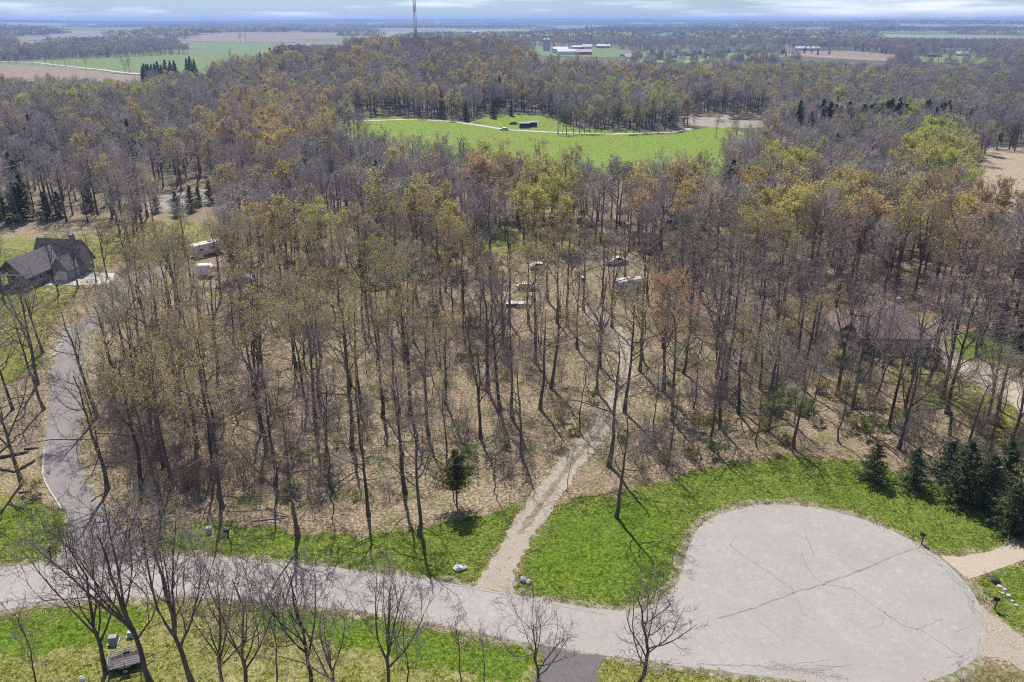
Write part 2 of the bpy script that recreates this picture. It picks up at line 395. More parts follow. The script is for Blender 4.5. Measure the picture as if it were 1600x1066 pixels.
road_px = [(-260, 905), (0, 888), (60, 880), (90, 874), (150, 868), (240, 866), (350, 872), (450, 880), (550, 890), (650, 903), (740, 918), (860, 940),
           (950, 955), (1010, 950), (1045, 930), (1062, 905), (1072, 870), (1083, 835), (1105, 812), (1145, 796), (1190, 788), (1240, 789), (1300, 797),
           (1360, 815), (1420, 841), (1470, 872), (1508, 908), (1533, 948), (1543, 985), (1532, 1022), (1500, 1048), (1450, 1066), (1380, 1078),
           (1300, 1076), (1250, 1064), (1130, 1050), (1000, 1032), (900, 1018), (800, 1000), (700, 980), (600, 960), (470, 945), (330, 934), (200, 934), (100, 940), (0, 954), (-260, 985)]
road_w = smooth_poly(wpoly(road_px), 1)
cul_c = G(1300, 915)
M_ROAD = road_mat('pale_road', (.355, .334, .306), (.44, .416, .388), (cul_c.x, cul_c.y))
lawns = {
 'lawn_south': [(-300, 1000), (0, 956), (200, 938), (330, 938), (470, 950), (600, 966), (700, 985), (800, 1006), (900, 1024), (1000, 1038), (1130, 1056), (1250, 1072), (1330, 1090), (1500, 1085), (1700, 1100), (1700, 1400), (-300, 1400)],
 'lawn_by_driveway': [(235, 866), (200, 852), (262, 838), (320, 818), (400, 822), (470, 834), (560, 838), (640, 828), (710, 812), (770, 800), (815, 788), (790, 836), (765, 880), (742, 916), (650, 900), (550, 888), (450, 878), (350, 870)],
 'lawn_by_turning_circle': [(806, 925), (808, 890), (832, 842), (866, 790), (905, 778), (960, 772), (1020, 756), (1080, 738), (1150, 722), (1230, 712), (1330, 720), (1400, 738), (1450, 752), (1520, 765), (1640, 780), (1700, 770), (1700, 806), (1600, 838), (1540, 858), (1470, 870), (1420, 838), (1360, 812), (1300, 794), (1240, 786), (1190, 785), (1140, 793), (1100, 810), (1078, 835), (1066, 870), (1056, 905), (1040, 930), (1005, 948), (950, 952), (860, 938)],
 'lawn_corner': [(-260, 800), (0, 792), (60, 782), (100, 800), (112, 822), (95, 850), (84, 874), (0, 886), (-260, 902)],
 'lawn_east': [(1522, 906), (1560, 893), (1610, 872), (1700, 850), (1700, 1040), (1600, 990), (1560, 962), (1540, 930)],
 'lawn_at_grey_house': [(-200, 375), (0, 372), (120, 372), (190, 352), (260, 345), (345, 350), (380, 372), (330, 395), (260, 410), (190, 400), (150, 430), (110, 470), (75, 520), (64, 565), (40, 590), (10, 600), (-60, 580), (-200, 520)],
 'grass_glade': [(560, 356), (640, 345), (760, 340), (900, 352), (960, 372), (940, 395), (860, 385), (780, 400), (700, 392), (620, 420), (560, 400)],
 'lawn_at_brown_house': [(1385, 556), (1460, 560), (1490, 580), (1600, 650), (1600, 700), (1540, 690), (1490, 640), (1430, 632), (1400, 600)],
 'lawn_behind_brown_house': [(1475, 520), (1700, 520), (1700, 575), (1600, 575), (1500, 558)],
}
M_L = {'lawn_south': M_LAWN_DRY, 'lawn_at_grey_house': M_LAWN_DRY, 'grass_glade': M_LAWN_DRY, 'lawn_at_brown_house': M_LAWN_DRY}
for i, (k, p) in enumerate(lawns.items()):
    drape(k, ragged(wpoly(p), .5, .9 if 'south' not in k else .5, i), .004 + .0005 * i, M_L.get(k, M_LAWN))
M_RICH = grass_mat('rich_grass', (.062, .12, .006), (.14, .21, .014), (.30, .30, .08), .4)
drape('lush_grass_west', ragged(smooth_poly(wpoly([(-300, 1006), (0, 966), (110, 952), (215, 948), (240, 975), (150, 1010), (60, 1020), (-60, 1028), (-300, 1060)]), 1), .4, .9, 31), .011, M_RICH)
drape('lush_grass_mid', ragged(smooth_poly(wpoly([(420, 952), (600, 968), (700, 990), (800, 1012), (832, 1024), (822, 1070), (700, 1050), (560, 1010), (430, 985), (380, 965)]), 1), .4, .9, 32), .0115, M_RICH)
drape('lush_grass_east', ragged(smooth_poly(wpoly([(830, 870), (880, 800), (960, 790), (1060, 780), (1050, 830), (1040, 900), (1000, 935), (900, 925), (820, 905)]), 1), .4, 1.0, 33), .0117, M_RICH)
drape('grass_clearing_west', ragged(wpoly([(-200, 930), (-200, 760), (-100, 740), (0, 770), (40, 778)]), .5, .5, 77), .012, M_LAWN_DRY)
# sandy verge under the road edge, then the road itself
def offset(poly, k, seed):
    n = len(poly); out = []; a = 0
    for i in range(n): a += poly[i][0] * poly[(i + 1) % n][1] - poly[(i + 1) % n][0] * poly[i][1]
    s = 1 if a > 0 else -1
    for i in range(n):
        p, q, r_ = Vector(poly[i - 1]), Vector(poly[i]), Vector(poly[(i + 1) % n]); d = (r_ - p)
        if d.length < 1e-6: continue
        d.normalize(); out.append((q.x + d.y * k * s, q.y - d.x * k * s))
    return out
drape('sandy_edge', ragged(wpoly([(985, 945), (1030, 925), (1050, 890), (1060, 855), (1074, 826), (1100, 803), (1140, 787), (1190, 779), (1250, 780), (1330, 798), (1300, 800), (1190, 792), (1110, 815), (1085, 840), (1075, 875), (1066, 908), (1045, 940), (1010, 958)]), .35, .35, 55), .0150, M_VERGE)
drape('brown_grass_corner', ragged(wpoly([(1330, 1082), (1460, 1068), (1510, 1048), (1545, 1035), (1620, 1062), (1700, 1110), (1700, 1200), (1400, 1200)]), .4, .5, 56), .0135, M_BROWNG)
drape('road_verge', ragged(offset(road_w, .75, 1), .35, .5, 5), .016, M_VERGE)
road = drape('road', ragged(road_w, .5, .08, 6), .022, M_ROAD)
drive_px = [(84, 885), (104, 850), (112, 822), (102, 795), (80, 768), (68, 742), (70, 700), (76, 640), (82, 590), (87, 548), (98, 526), (120, 508), (140, 488), (165, 468), (178, 448), (176, 436), (230, 418), (262, 415), (258, 432), (222, 452), (188, 480), (160, 502), (140, 522), (135, 548), (132, 600), (128, 650), (121, 695), (123, 720), (140, 765), (162, 795), (192, 832), (240, 870), (160, 876)]
drape('driveway_verge', ragged(offset(wpoly(drive_px), .5, 1), .4, .35, 8), .024, M_VERGE)
drape('asphalt_driveway', ragged(wpoly(drive_px), .5, .06, 9), .028, M_ASPH)
drape('concrete_apron', wpoly([(68, 446), (92, 424), (180, 427), (176, 440), (160, 446)]), .034, M_CONC)
drape('south_driveway', ragged(wpoly([(838, 1006), (850, 1030), (846, 1048), (826, 1072), (826, 1140), (950, 1140), (936, 1070), (934, 1046), (948, 1026), (905, 1022)]), .4, .08, 12), .030, M_DARK)
drape('tan_driveway', ragged(wpoly([(1468, 868), (1500, 871), (1545, 862), (1590, 845), (1640, 815), (1740, 770), (1760, 810), (1660, 855), (1600, 876), (1560, 890), (1512, 906)]), .4, .08, 13), .029, M_TAN)
drape('gravel_driveway', ragged(wpoly([(1530, 945), (1556, 966), (1600, 996), (1700, 1050), (1700, 1100), (1610, 1052), (1560, 1030), (1525, 1022)]), .4, .25, 14), .018, M_GRAVEL)
drape('sandy_drive_east', ragged(wpoly([(1468, 556), (1500, 563), (1560, 574), (1700, 580), (1760, 680), (1600, 650), (1570, 622), (1520, 600), (1480, 577)]), .4, .2, 15), .018, M_TAN)
gl = [(735, 919), (768, 880), (797, 825), (826, 780), (856, 742), (888, 705), (920, 672), (945, 640), (958, 600), (966, 570), (962, 540), (940, 515), (908, 492), (905, 482)]
gr = [(930, 480), (965, 505), (985, 535), (990, 570), (985, 610), (968, 650), (942, 690), (910, 725), (886, 762), (852, 812), (828, 845), (806, 890), (803, 928)]
drape('gravel_track', ragged(wpoly(gl + gr), .3, .4, 16), .0235, M_GRAVEL)
M_RUT = gravel_mat('grassy_rut', (.15, .12, .085), (.27, .225, .165), (.40, .34, .26), 5.0, .4, .55)
mid_l = [((a[0] + b[0]) / 2, (a[1] + b[1]) / 2) for a, b in zip(gl[1:-1], gr[::-1][1:])]
cpts = [G(*p) for p in mid_l]
drape('track_centre_strip', ragged(wpoly([(p[0] - (p[1] - 480) * .016 - 1, p[1]) for p in mid_l[1:]] + [(p[0] + (p[1] - 480) * .016 + 1, p[1]) for p in mid_l[:0:-1]]), .3, .22, 17), .0275, M_RUT)

def wig(px, n=6, amp=.25, seed=1):
    r = random.Random(seed); P = [G(*p) for p in px]; out = []
    for a, b in zip(P, P[1:]):
        for j in range(n):
            q = a.lerp(b, j / n); out.append((q.x + r.uniform(-amp, amp), q.y + r.uniform(-amp, amp)))
    out.append((P[-1].x, P[-1].y)); return out
seams = [([(1120, 967), (1180, 950), (1245, 925), (1285, 914), (1345, 892), (1400, 867), (1440, 855)], .16),
         ([(1138, 850), (1160, 868), (1200, 893), (1240, 923)], .09), ([(1252, 866), (1262, 890), (1286, 913)], .09),
         ([(1310, 866), (1330, 888), (1345, 893)], .07), ([(1286, 913), (1330, 920), (1370, 950), (1410, 978), (1440, 985), (1508, 1030)], .09),
         ([(1258, 838), (1266, 852), (1272, 870)], .09), ([(1142, 852), (1150, 838)], .08), ([(1180, 966), (1210, 988), (1228, 1006)], .06),
         ([(1240, 925), (1255, 960), (1275, 970)], .05), ([(1090, 1038), (1150, 1040), (1190, 1041)], .12), ([(1430, 984), (1455, 975), (1470, 968)], .06),
         ([(0, 942), (50, 935), (95, 930)], .16), ([(690, 912), (760, 925), (860, 944), (950, 962)], .10), ([(1324, 970), (1360, 984), (1380, 975), (1383, 955)], .05)]
for i, (p, wd) in enumerate(seams):
    ribbon('crack', wig(p, 7, .10, i), wd, .027, M_TAR, road, None, .5, i)
alig = MB(); ra = random.Random(4); zc = [.0275]
def walk(u, v, ang, n, step, wd, turn):
    a = G(u, v)
    for k in range(n):
        ang += ra.gauss(0, turn); b = a + Vector((math.cos(ang), math.sin(ang), 0)) * step * ra.uniform(.6, 1.4)
        nn = Vector((-math.sin(ang), math.cos(ang), 0)) * wd * ra.uniform(.5, 1.3) / 2; zc[0] += 1.5e-5
        alig.add([(q.x, q.y, zc[0]) for q in (a - nn, b - nn, b + nn, a + nn)], [(0, 1, 2, 3)]); a = b
for k in range(9): walk(ra.uniform(1175, 1250), 1042 + ra.gauss(0, 4), ra.uniform(-.30, -.12), 12, .40, .06, .12)
for k in range(90): u = ra.uniform(1190, 1325); walk(u, 1039 + (u - 1185) * .15 + ra.gauss(0, 3.2), ra.uniform(0, 6.28), 2, .22, .045, .6)
PE = [(1425, 848), (1475, 882), (1510, 925), (1530, 965), (1529, 1005), (1502, 1040)]
for k in range(46):
    f_ = ra.uniform(0, .95); i_ = min(4, int(f_ * 5)); s_ = f_ * 5 - i_; A_ = G(*PE[i_]); B_ = G(*PE[i_ + 1]); d_ = B_ - A_
    walk(PE[i_][0] * (1 - s_) + PE[i_ + 1][0] * s_ + ra.gauss(-3, 4), PE[i_][1] * (1 - s_) + PE[i_ + 1][1] * s_ + ra.gauss(0, 2), math.atan2(d_.y, d_.x) + ra.gauss(0, .12), 6, .35, .03, .15)
tag(alig.build('broken_edge_cracks', M_TAR, road), kind='stuff')

# fields and lanes farther off
STRIPS = [(560, 700, 47, 2.2, 0), (985, 1085, 56, 2.6, 1), (760, 860, 50, 2.0, 1), (1340, 1520, 52, 2.4, 1), (60, 250, 46, 2.2, 1), (1180, 1330, 46, 1.8, 0), (820, 960, 42, 1.4, 0), (1440, 1560, 66, 2.0, 0), (0, 120, 40, 1.4, 0)]
VIS = {  # outlines as seen, kept free of trees
 'meadow': [(500, 190), (510, 185), (600, 182), (740, 190), (775, 179), (830, 177), (868, 186), (880, 200), (1000, 206), (1060, 206), (1120, 200), (1150, 210), (1130, 225), (1105, 240), (1000, 250), (860, 248), (700, 228), (640, 220), (560, 200)],
 'dirt_yard': [(1056, 184), (1110, 179), (1190, 182), (1215, 194), (1180, 201), (1120, 200), (1062, 195)],
 'crop_field': [(-60, 100), (50, 95), (200, 90), (312, 84), (300, 66), (380, 63), (440, 67), (410, 80), (345, 96), (320, 110), (228, 116), (100, 104)],
 'west_field': [(-60, 98), (100, 105), (225, 118), (225, 131), (120, 124), (0, 122), (-60, 122)],
 'far_field': [(250, 62), (330, 54), (480, 51), (560, 62), (540, 68), (440, 67), (300, 65)],
 'east_stubble': [(1545, 236), (1640, 238), (1700, 300), (1560, 290), (1500, 284), (1530, 262)],
 'long_field': [(1225, 80), (1330, 80), (1420, 88), (1380, 97), (1290, 92), (1220, 87)],
 'farm_ground': [(780, 76), (850, 73), (960, 76), (1000, 82), (960, 91), (850, 88)],
 'village_green': [(965, 80), (1060, 78), (1170, 76), (1240, 77), (1225, 90), (1130, 95), (1060, 101), (975, 97)],
 'east_green': [(1410, 88), (1500, 87), (1560, 92), (1540, 100), (1430, 98)],
 'quarry': [(215, 318), (260, 302), (330, 296), (338, 318), (290, 330), (225, 334)],
 'west_far_field': [(20, 60), (90, 54), (170, 50), (190, 56), (110, 61), (30, 65)],
 'north_field': [(440, 62), (560, 60), (660, 60), (668, 64), (540, 67)],
}
for i, (u0, u1, v, hh_, k) in enumerate(STRIPS): VIS['strip%02d' % i] = [(u0, v), (u0 + 30, v - hh_ * .5), ((u0 + u1) / 2, v - hh_ * .7), (u1, v - hh_ * .2), (u1 - 20, v + hh_ * .5), ((u0 + u1) / 2, v + hh_ * .8)]
def sheet(name, key, m, z, grid, more=None, amp=2.0):
    drape(name, ragged(wpoly(more or VIS[key]), max(grid * .2, 2.0), amp, len(name)), z, m, grid)
sheet('meadow', 'meadow', M_MEADOW, .02, 14, [(488, 190), (520, 184), (600, 182), (740, 190), (775, 179), (830, 177), (868, 186), (900, 202), (1000, 205), (1060, 205), (1120, 198), (1165, 208), (1160, 270), (1000, 285), (860, 285), (700, 262), (600, 235), (520, 205)], 1.0)
M_YARD = gravel_mat('yard_earth', (.17, .145, .115), (.31, .27, .215), (.46, .41, .34), .35, .6)
sheet('dirt_yard', 'dirt_yard', M_YARD, .05, 14, None, 1.5)
sheet('green_crop_field', 'crop_field', M_FIELD, .3, 60, [(-60, 102), (50, 95), (200, 84), (312, 78), (290, 65), (380, 62), (450, 66), (420, 82), (345, 100), (320, 122), (228, 118), (100, 106)])
sheet('tilled_field_west', 'west_field', M_TILLED, .35, 40, [(-60, 99), (100, 105), (228, 119), (228, 140), (120, 140), (0, 140), (-60, 140)])
sheet('tilled_field_far', 'far_field', M_TILLED, .8, 120)
sheet('stubble_field_east', 'east_stubble', M_STUBBLE, .02, 20, [(1545, 230), (1640, 232), (1720, 340), (1560, 330), (1400, 320), (1430, 290), (1500, 280), (1530, 262)], 1.0)
sheet('long_tilled_field', 'long_field', M_TILLED, .5, 60)
sheet('farm_grass', 'farm_ground', M_FIELD, .4, 60)
sheet('village_grass', 'village_green', M_FIELD, .4, 60)
sheet('east_green', 'east_green', M_FIELD, .4, 60)
sheet('bare_quarry_ground', 'quarry', M_YARD, .02, 14, None, 1.0)
sheet('tilled_slope_far_west', 'west_far_field', M_TILLED, 1.0, 120)
sheet('far_meadow', 'north_field', M_FIELD, 1.0, 120)
for i, st_ in enumerate(STRIPS): sheet('far_field_strip', 'strip%02d' % i, M_FIELD if st_[4] else M_TILLED, 1.5, 150)
def lane(name, px, wd, z=.08, n=8):
    P = [G(*p) for p in px]; pts = []
    for a, b in zip(P, P[1:]): pts += [tuple(a.lerp(b, j / n))[:2] for j in range(n)]
    pts.append(tuple(P[-1])[:2]); ribbon(name, pts, wd, z, M_LANE, None, 'structure', .15, len(px))
lane('farm_lane', [(498, 192), (560, 190), (640, 187), (700, 190), (740, 195), (790, 203), (850, 207), (950, 210), (1050, 208), (1085, 200)], 3.6)
lane('field_lane', [(-40, 96), (60, 99), (100, 104), (160, 110), (222, 117)], 7.0, .6)
lane('village_lane', [(1005, 93), (1040, 98), (1075, 97), (1120, 92)], 7, .6)
lane('east_lane', [(1260, 88), (1330, 91), (1380, 94), (1440, 97), (1530, 101)], 7, .7)
lane('quarry_lane', [(420, 145), (455, 138), (490, 130)], 4, .1)

# ------------------------------------------------------------------ trees
def unit(a): return a / np.maximum(np.linalg.norm(a, axis=-1, keepdims=True), 1e-9)
def grow(P, Rr, Ln, m, t0, t1, lr, ang, K, up, wob, r, rr=.62, rend=.3, rmin=.01, falloff=.45):
    n, Kp, _ = P.shape; idx = np.repeat(np.arange(n), m)
    t = t0 + (t1 - t0) * ((np.tile(np.arange(m), n) + r.uniform(0, 1, n * m)) / m)
    s = np.clip(t * (Kp - 1), 0, Kp - 1.001); i = s.astype(int); f = (s - i)[:, None]
    a, b = P[idx, i], P[idx, i + 1]; base = a + (b - a) * f; tan = unit(b - a)
    pr = Rr[idx, i] * (1 - f[:, 0]) + Rr[idx, i + 1] * f[:, 0]
    q = r.normal(size=(n * m, 3)); q -= (q * tan).sum(-1, keepdims=True) * tan; q = unit(q)
    an = np.radians(r.uniform(*ang, n * m))[:, None]
    d = unit(tan * np.cos(an) + q * np.sin(an))
    ln = Ln[idx] * lr * (1 - falloff * (t - t0) / max(t1 - t0, 1e-3)) * r.uniform(.7, 1.25, n * m)
    C = np.zeros((n * m, K, 3)); C[:, 0] = base; step = (ln / (K - 1))[:, None]
    for k in range(1, K):
        d = unit(d + r.normal(size=d.shape) * wob + np.array([0, 0, up]))
        C[:, k] = C[:, k - 1] + d * step
    r0 = np.maximum(pr * rr * r.uniform(.75, 1.0, n * m), rmin)
    rad = r0[:, None] * (1 - (1 - rend) * np.linspace(0, 1, K)[None])
    return C, np.maximum(rad, rmin * .7), ln
def tubes(P, Rr, n):
    """(N,K,3) lines and (N,K) radii as n-sided tubes: vertices and quads"""
    Nn, K, _ = P.shape
    T = np.zeros_like(P); T[:, 1:-1] = P[:, 2:] - P[:, :-2]; T[:, 0] = P[:, 1] - P[:, 0]; T[:, -1] = P[:, -1] - P[:, -2]; T = unit(T)
    ref = np.where(np.abs(T[..., 2:3]) > .9, np.array([1., 0, 0]), np.array([0, 0, 1.])); A = unit(np.cross(T, ref)); B = np.cross(T, A)
    an = np.arange(n) * 2 * np.pi / n
    V = P[:, :, None] + Rr[:, :, None, None] * (A[:, :, None] * np.cos(an)[:, None] + B[:, :, None] * np.sin(an)[:, None])
    base = (np.arange(Nn)[:, None, None] * K + np.arange(K - 1)[None, :, None]) * n; j = np.arange(n)[None, None]
    j2 = (j + 1) % n
    Q = np.stack([base + j, base + j2, base + n + j2, base + n + j], -1).reshape(-1, 4)
    return V.reshape(-1, 3), Q
def leaves(P, per, size, r, spread=.35):
    """small folded faces about the ends of the lines"""
    n = len(P); K = P.shape[1]; idx = np.repeat(np.arange(n), per); t = r.uniform(.35, 1.05, n * per)[:, None]
    c = P[idx, 0] + (P[idx, -1] - P[idx, 0]) * t + r.normal(size=(n * per, 3)) * spread
    a = unit(r.normal(size=c.shape)); q = unit(np.cross(a, r.normal(size=c.shape))); s = (size * r.uniform(.5, 1.4, n * per))[:, None]
    V = np.stack([c - a * s, c + q * s * .55, c + a * s, c - q * s * .55], 1)
    return V.reshape(-1, 3), np.arange(n * per * 4).reshape(-1, 4)
def joinb(blocks):
    off = 0; Vs = []; Fs = []
    for V, Fc in blocks: Vs.append(V); Fs.append(Fc + off); off += len(V)
    return np.concatenate(Vs), Fs

def tree_skeleton(r, h=18, bole=.42, spread=(28, 62), limbs=9, limb_len=.40, wob=.16, fork=0, r0=.27, counts=(6, 6, 4), up=.10, twig=.014, lean=0.0, gnarl=.62):
    K = 9; t = np.linspace(0, 1, K); trunk = np.zeros((1, K, 3)); hh = h * .82
    dx = np.cumsum(r.normal(size=K)) * .16 * gnarl; dy = np.cumsum(r.normal(size=K)) * .16 * gnarl; dx -= dx[0]; dy -= dy[0]
    trunk[0, :, 0] = dx + lean * t * hh; trunk[0, :, 1] = dy; trunk[0, :, 2] = t * hh
    rad = r0 * (1 - .80 * t ** 1.1)[None]; rad[0, 0] *= 1.35
    Lt = np.array([h]); L0 = [(trunk, rad, 10)]
    mains = (trunk, rad, Lt)
    if fork:
        f = grow(trunk, rad, Lt, fork, bole * .8, bole * 1.5, .62, (18, 42), 8, .10, .07, r, .78, .22, .03, .2)
        L0.append((f[0], f[1], 8)); mains = f
        lim = grow(f[0], f[1], f[2], limbs, .22, .97, limb_len * 1.25, spread, 7, up, wob, r, .66, .25, .02, .5)
        lim2 = grow(trunk, rad, Lt, 4, bole * .9, .95, limb_len * .8, spread, 7, up, wob, r, .6, .25, .02, .5)
        lim = tuple(np.concatenate([a, b]) for a, b in zip(lim, lim2))
    else:
        lim = grow(trunk, rad, Lt, limbs, bole, .99, limb_len, spread, 7, up, wob, r, .60, .25, .02, .5)
    s2 = grow(lim[0], lim[1], lim[2], counts[0], .16, .98, .54, (26, 68), 5, up * .8, wob * 1.1, r, .62, .3, twig * 1.6, .45)
    s3 = grow(s2[0], s2[1], s2[2], counts[1], .15, 1.0, .50, (20, 60), 4, up * .7, wob * 1.2, r, .62, .35, twig * 1.15, .4)
    out = dict(trunk=trunk, rad=rad, L0=L0, lim=lim, s2=s2, s3=s3)
    if len(counts) > 2 and counts[2]:
        out['s4'] = grow(s3[0], s3[1], s3[2], counts[2], .15, 1.0, .55, (18, 55), 3, up * .5, wob * 1.2, r, .7, .4, twig, .35)
    return out
def near_proto(seed, bud=0, bud_size=.11, **kw):
    """(trunk mesh, crown mesh): trunk and limbs; finer branches, twigs and buds"""
    r = np.random.default_rng(seed); s = tree_skeleton(r, **kw)
    tb = [tubes(a, b, n) for a, b, n in s['L0']] + [tubes(s['lim'][0], s['lim'][1], 6)]
    V, Fs = joinb(tb); tm = np_mesh('trunk', V, Fs, [M_BARK], smooth=True)
    cb = [tubes(s['s2'][0], s['s2'][1], 4), tubes(s['s3'][0], s['s3'][1], 3)]; mi = [0, 0]
    last = s['s3']
    if 's4' in s: cb.append(tubes(s['s4'][0], s['s4'][1], 3)); mi.append(0); last = s['s4']
    if bud: cb.append(leaves(last[0], bud, bud_size, r, .16)); mi.append(1)
    V, Fs = joinb(cb); cm = np_mesh('crown', V, Fs, [M_TWIG, M_BUD], mi)
    return tm, cm

DEC = {}
def kinds(name, n, seed, **kw): DEC[name] = [near_proto(seed + i, **kw) for i in range(n)]
kinds('bare', 5, 100, counts=(5, 5, 4), limbs=9, limb_len=.47, twig=.0125, bole=.42, r0=.25, spread=(34, 72), wob=.22)
kinds('forked', 3, 150, r0=.26, counts=(4, 4, 4), limbs=6, spread=(32, 72), limb_len=.44, wob=.21, fork=3, bole=.40)
kinds('budding', 3, 200, counts=(6, 5, 4), limbs=9, bud=2, bud_size=.078, bole=.43, limb_len=.47, twig=.012, r0=.25, spread=(34, 72), wob=.22)
kinds('leafing', 2, 250, counts=(6, 5, 3), limbs=10, bud=5, bud_size=.12, bole=.38)
kinds('spreading', 3, 300, counts=(6, 5, 3), limbs=13, bole=.28, spread=(38, 72), limb_len=.60, wob=.20, h=15, r0=.25, gnarl=1.6)
kinds('upright', 4, 350, counts=(5, 4, 3), limbs=5, fork=4, bole=.30, spread=(26, 60), limb_len=.56, wob=.15, h=16, r0=.20, gnarl=1.2)
kinds('slim', 3, 400, counts=(5, 4, 3), limbs=9, bole=.45, spread=(25, 55), limb_len=.26, h=12, r0=.085, twig=.010, gnarl=.8)

def mid_proto(seed, bud, **kw):
    r = np.random.default_rng(seed); s = tree_skeleton(r, **kw)
    cb = [tubes(s['trunk'], s['rad'], 6), tubes(s['lim'][0][:, ::2], s['lim'][1][:, ::2], 4), tubes(s['s2'][0][:, ::2], s['s2'][1][:, ::2], 3), tubes(s['s3'][0][:, ::3], s['s3'][1][:, ::3], 3)]
    mi = [0, 0, 1, 1]
    if bud: cb.append(leaves(s['s3'][0], bud, .22, r, .3)); mi.append(2)
    V, Fs = joinb(cb); return np_mesh('woodland_tree', V, Fs, [M_BARK, M_TWIGF, M_BUDI], mi)
def far_proto(seed, bud, n=260):
    """a crown of many upswept sticks on a trunk, for trees seen from half a mile"""
    r = np.random.default_rng(seed); h = 17
    tr = np.zeros((1, 2, 3)); tr[0, 1, 2] = h * .7
    ph = r.uniform(0, 6.28, n); ct = r.uniform(-.35, 1, n); rr_ = r.uniform(.25, 1, n) ** .5
    c = np.c_[np.cos(ph) * np.sqrt(np.maximum(0, 1 - ct ** 2)) * 3.9 * rr_, np.sin(ph) * np.sqrt(np.maximum(0, 1 - ct ** 2)) * 3.9 * rr_, h * .62 + ct * h * .36 * rr_]
    d = unit(c - np.array([0, 0, h * .40])) + r.normal(size=c.shape) * .25; d = unit(d); l = r.uniform(1.0, 2.3, n)[:, None]
    P = np.stack([c - d * l * .6, c + d * l * .6], 1); Rr = np.c_[np.full(n, .075), np.full(n, .03)]
    cb = [tubes(tr, np.array([[.22, .1]]), 4), tubes(P, Rr, 3)]; mi = [0, 1]
    if bud:
        cb.append(leaves(P, bud, .42, r, .35)); mi.append(2)
    V, Fs = joinb(cb); return np_mesh('distant_tree', V, Fs, [M_BARK, M_TWIGF, M_BUDI], mi)
def conifer(seed, h=11, base=.06, wd=.24, n=34, droop=-.25, mats=None, tri=14, bare=.0, size=.34):
    """(trunk mesh, crown mesh) whorls of drooping sprays"""
    r = np.random.default_rng(seed); K = 5; tr = np.zeros((1, K, 3)); tr[0, :, 2] = np.linspace(0, h, K); tr[0, 1:, :2] = r.normal(size=(K - 1, 2)) * .05
    tm = np_mesh('trunk', *[x if i == 0 else [x] for i, x in enumerate(tubes(tr, np.linspace(.16, .02, K)[None] * h / 10, 7))], [M_BARK], smooth=True)
    B = []; 
    zs = np.linspace(base + bare, .985, n) * h
    for z in zs:
        f = (1 - (z / h)) / (1 - base - bare); m = int(5 + 5 * f)
        for k in range(m):
            a = r.uniform(0, 6.28); l = wd * h * (f ** (.62 if wd > .4 else .8)) * r.uniform(.5, 1.15) * (1 + .22 * math.sin(3 * a + z * 1.7 + seed)) + .15
            B.append(((0, 0, z), (math.cos(a) * l, math.sin(a) * l, z + droop * l + r.normal() * .1)))
    B = np.array(B); n_ = len(B); idx = np.repeat(np.arange(n_), tri); t = r.uniform(.08, 1.03, n_ * tri)[:, None] ** .8
    d = B[:, 1] - B[:, 0]; ln = np.linalg.norm(d, axis=1)[idx][:, None]; c = B[idx, 0] + d[idx] * t + r.normal(size=(n_ * tri, 3)) * np.array([.22, .22, .14]) * (.35 + ln * .18)
    dd = unit(unit(d)[idx] + r.normal(size=c.shape) * .6); q = unit(np.cross(dd, np.array([0, 0, 1.]) + r.normal(size=c.shape) * .35)); s = (size * r.uniform(.5, 1.3, n_ * tri))[:, None]
    V = np.stack([c - dd * s * .5 - q * s * .28, c + dd * s, c - dd * s * .5 + q * s * .28], 1).reshape(-1, 3)
    tv, tq = tubes(B, np.tile(np.array([[.03, .01]]), (n_, 1)), 3)
    V2, Fs = joinb([(tv, tq), (V, np.arange(len(V)).reshape(-1, 3))])
    return tm, np_mesh('crown', V2, Fs, mats or [M_BARK, M_NEEDLE], [0, 1])
CON = {'spruce': [conifer(500 + i, 11, .02, .27, 36, -.22, tri=16) for i in range(2)], 'bushy': [conifer(510 + i, 10, .01, .46, 24, .08, tri=20, size=.42) for i in range(3)],
       'cedar': [conifer(520 + i, 9, .05, .36, 30, .45, tri=20, bare=.25, size=.26) for i in range(1)],
       'juniper': [conifer(530 + i, 7, .02, .36, 24, .25, tri=16, size=.28) for i in range(2)],
       'pine': [conifer(540 + i, 17, .06, .27, 32, .05, tri=20, size=.6) for i in range(2)]}

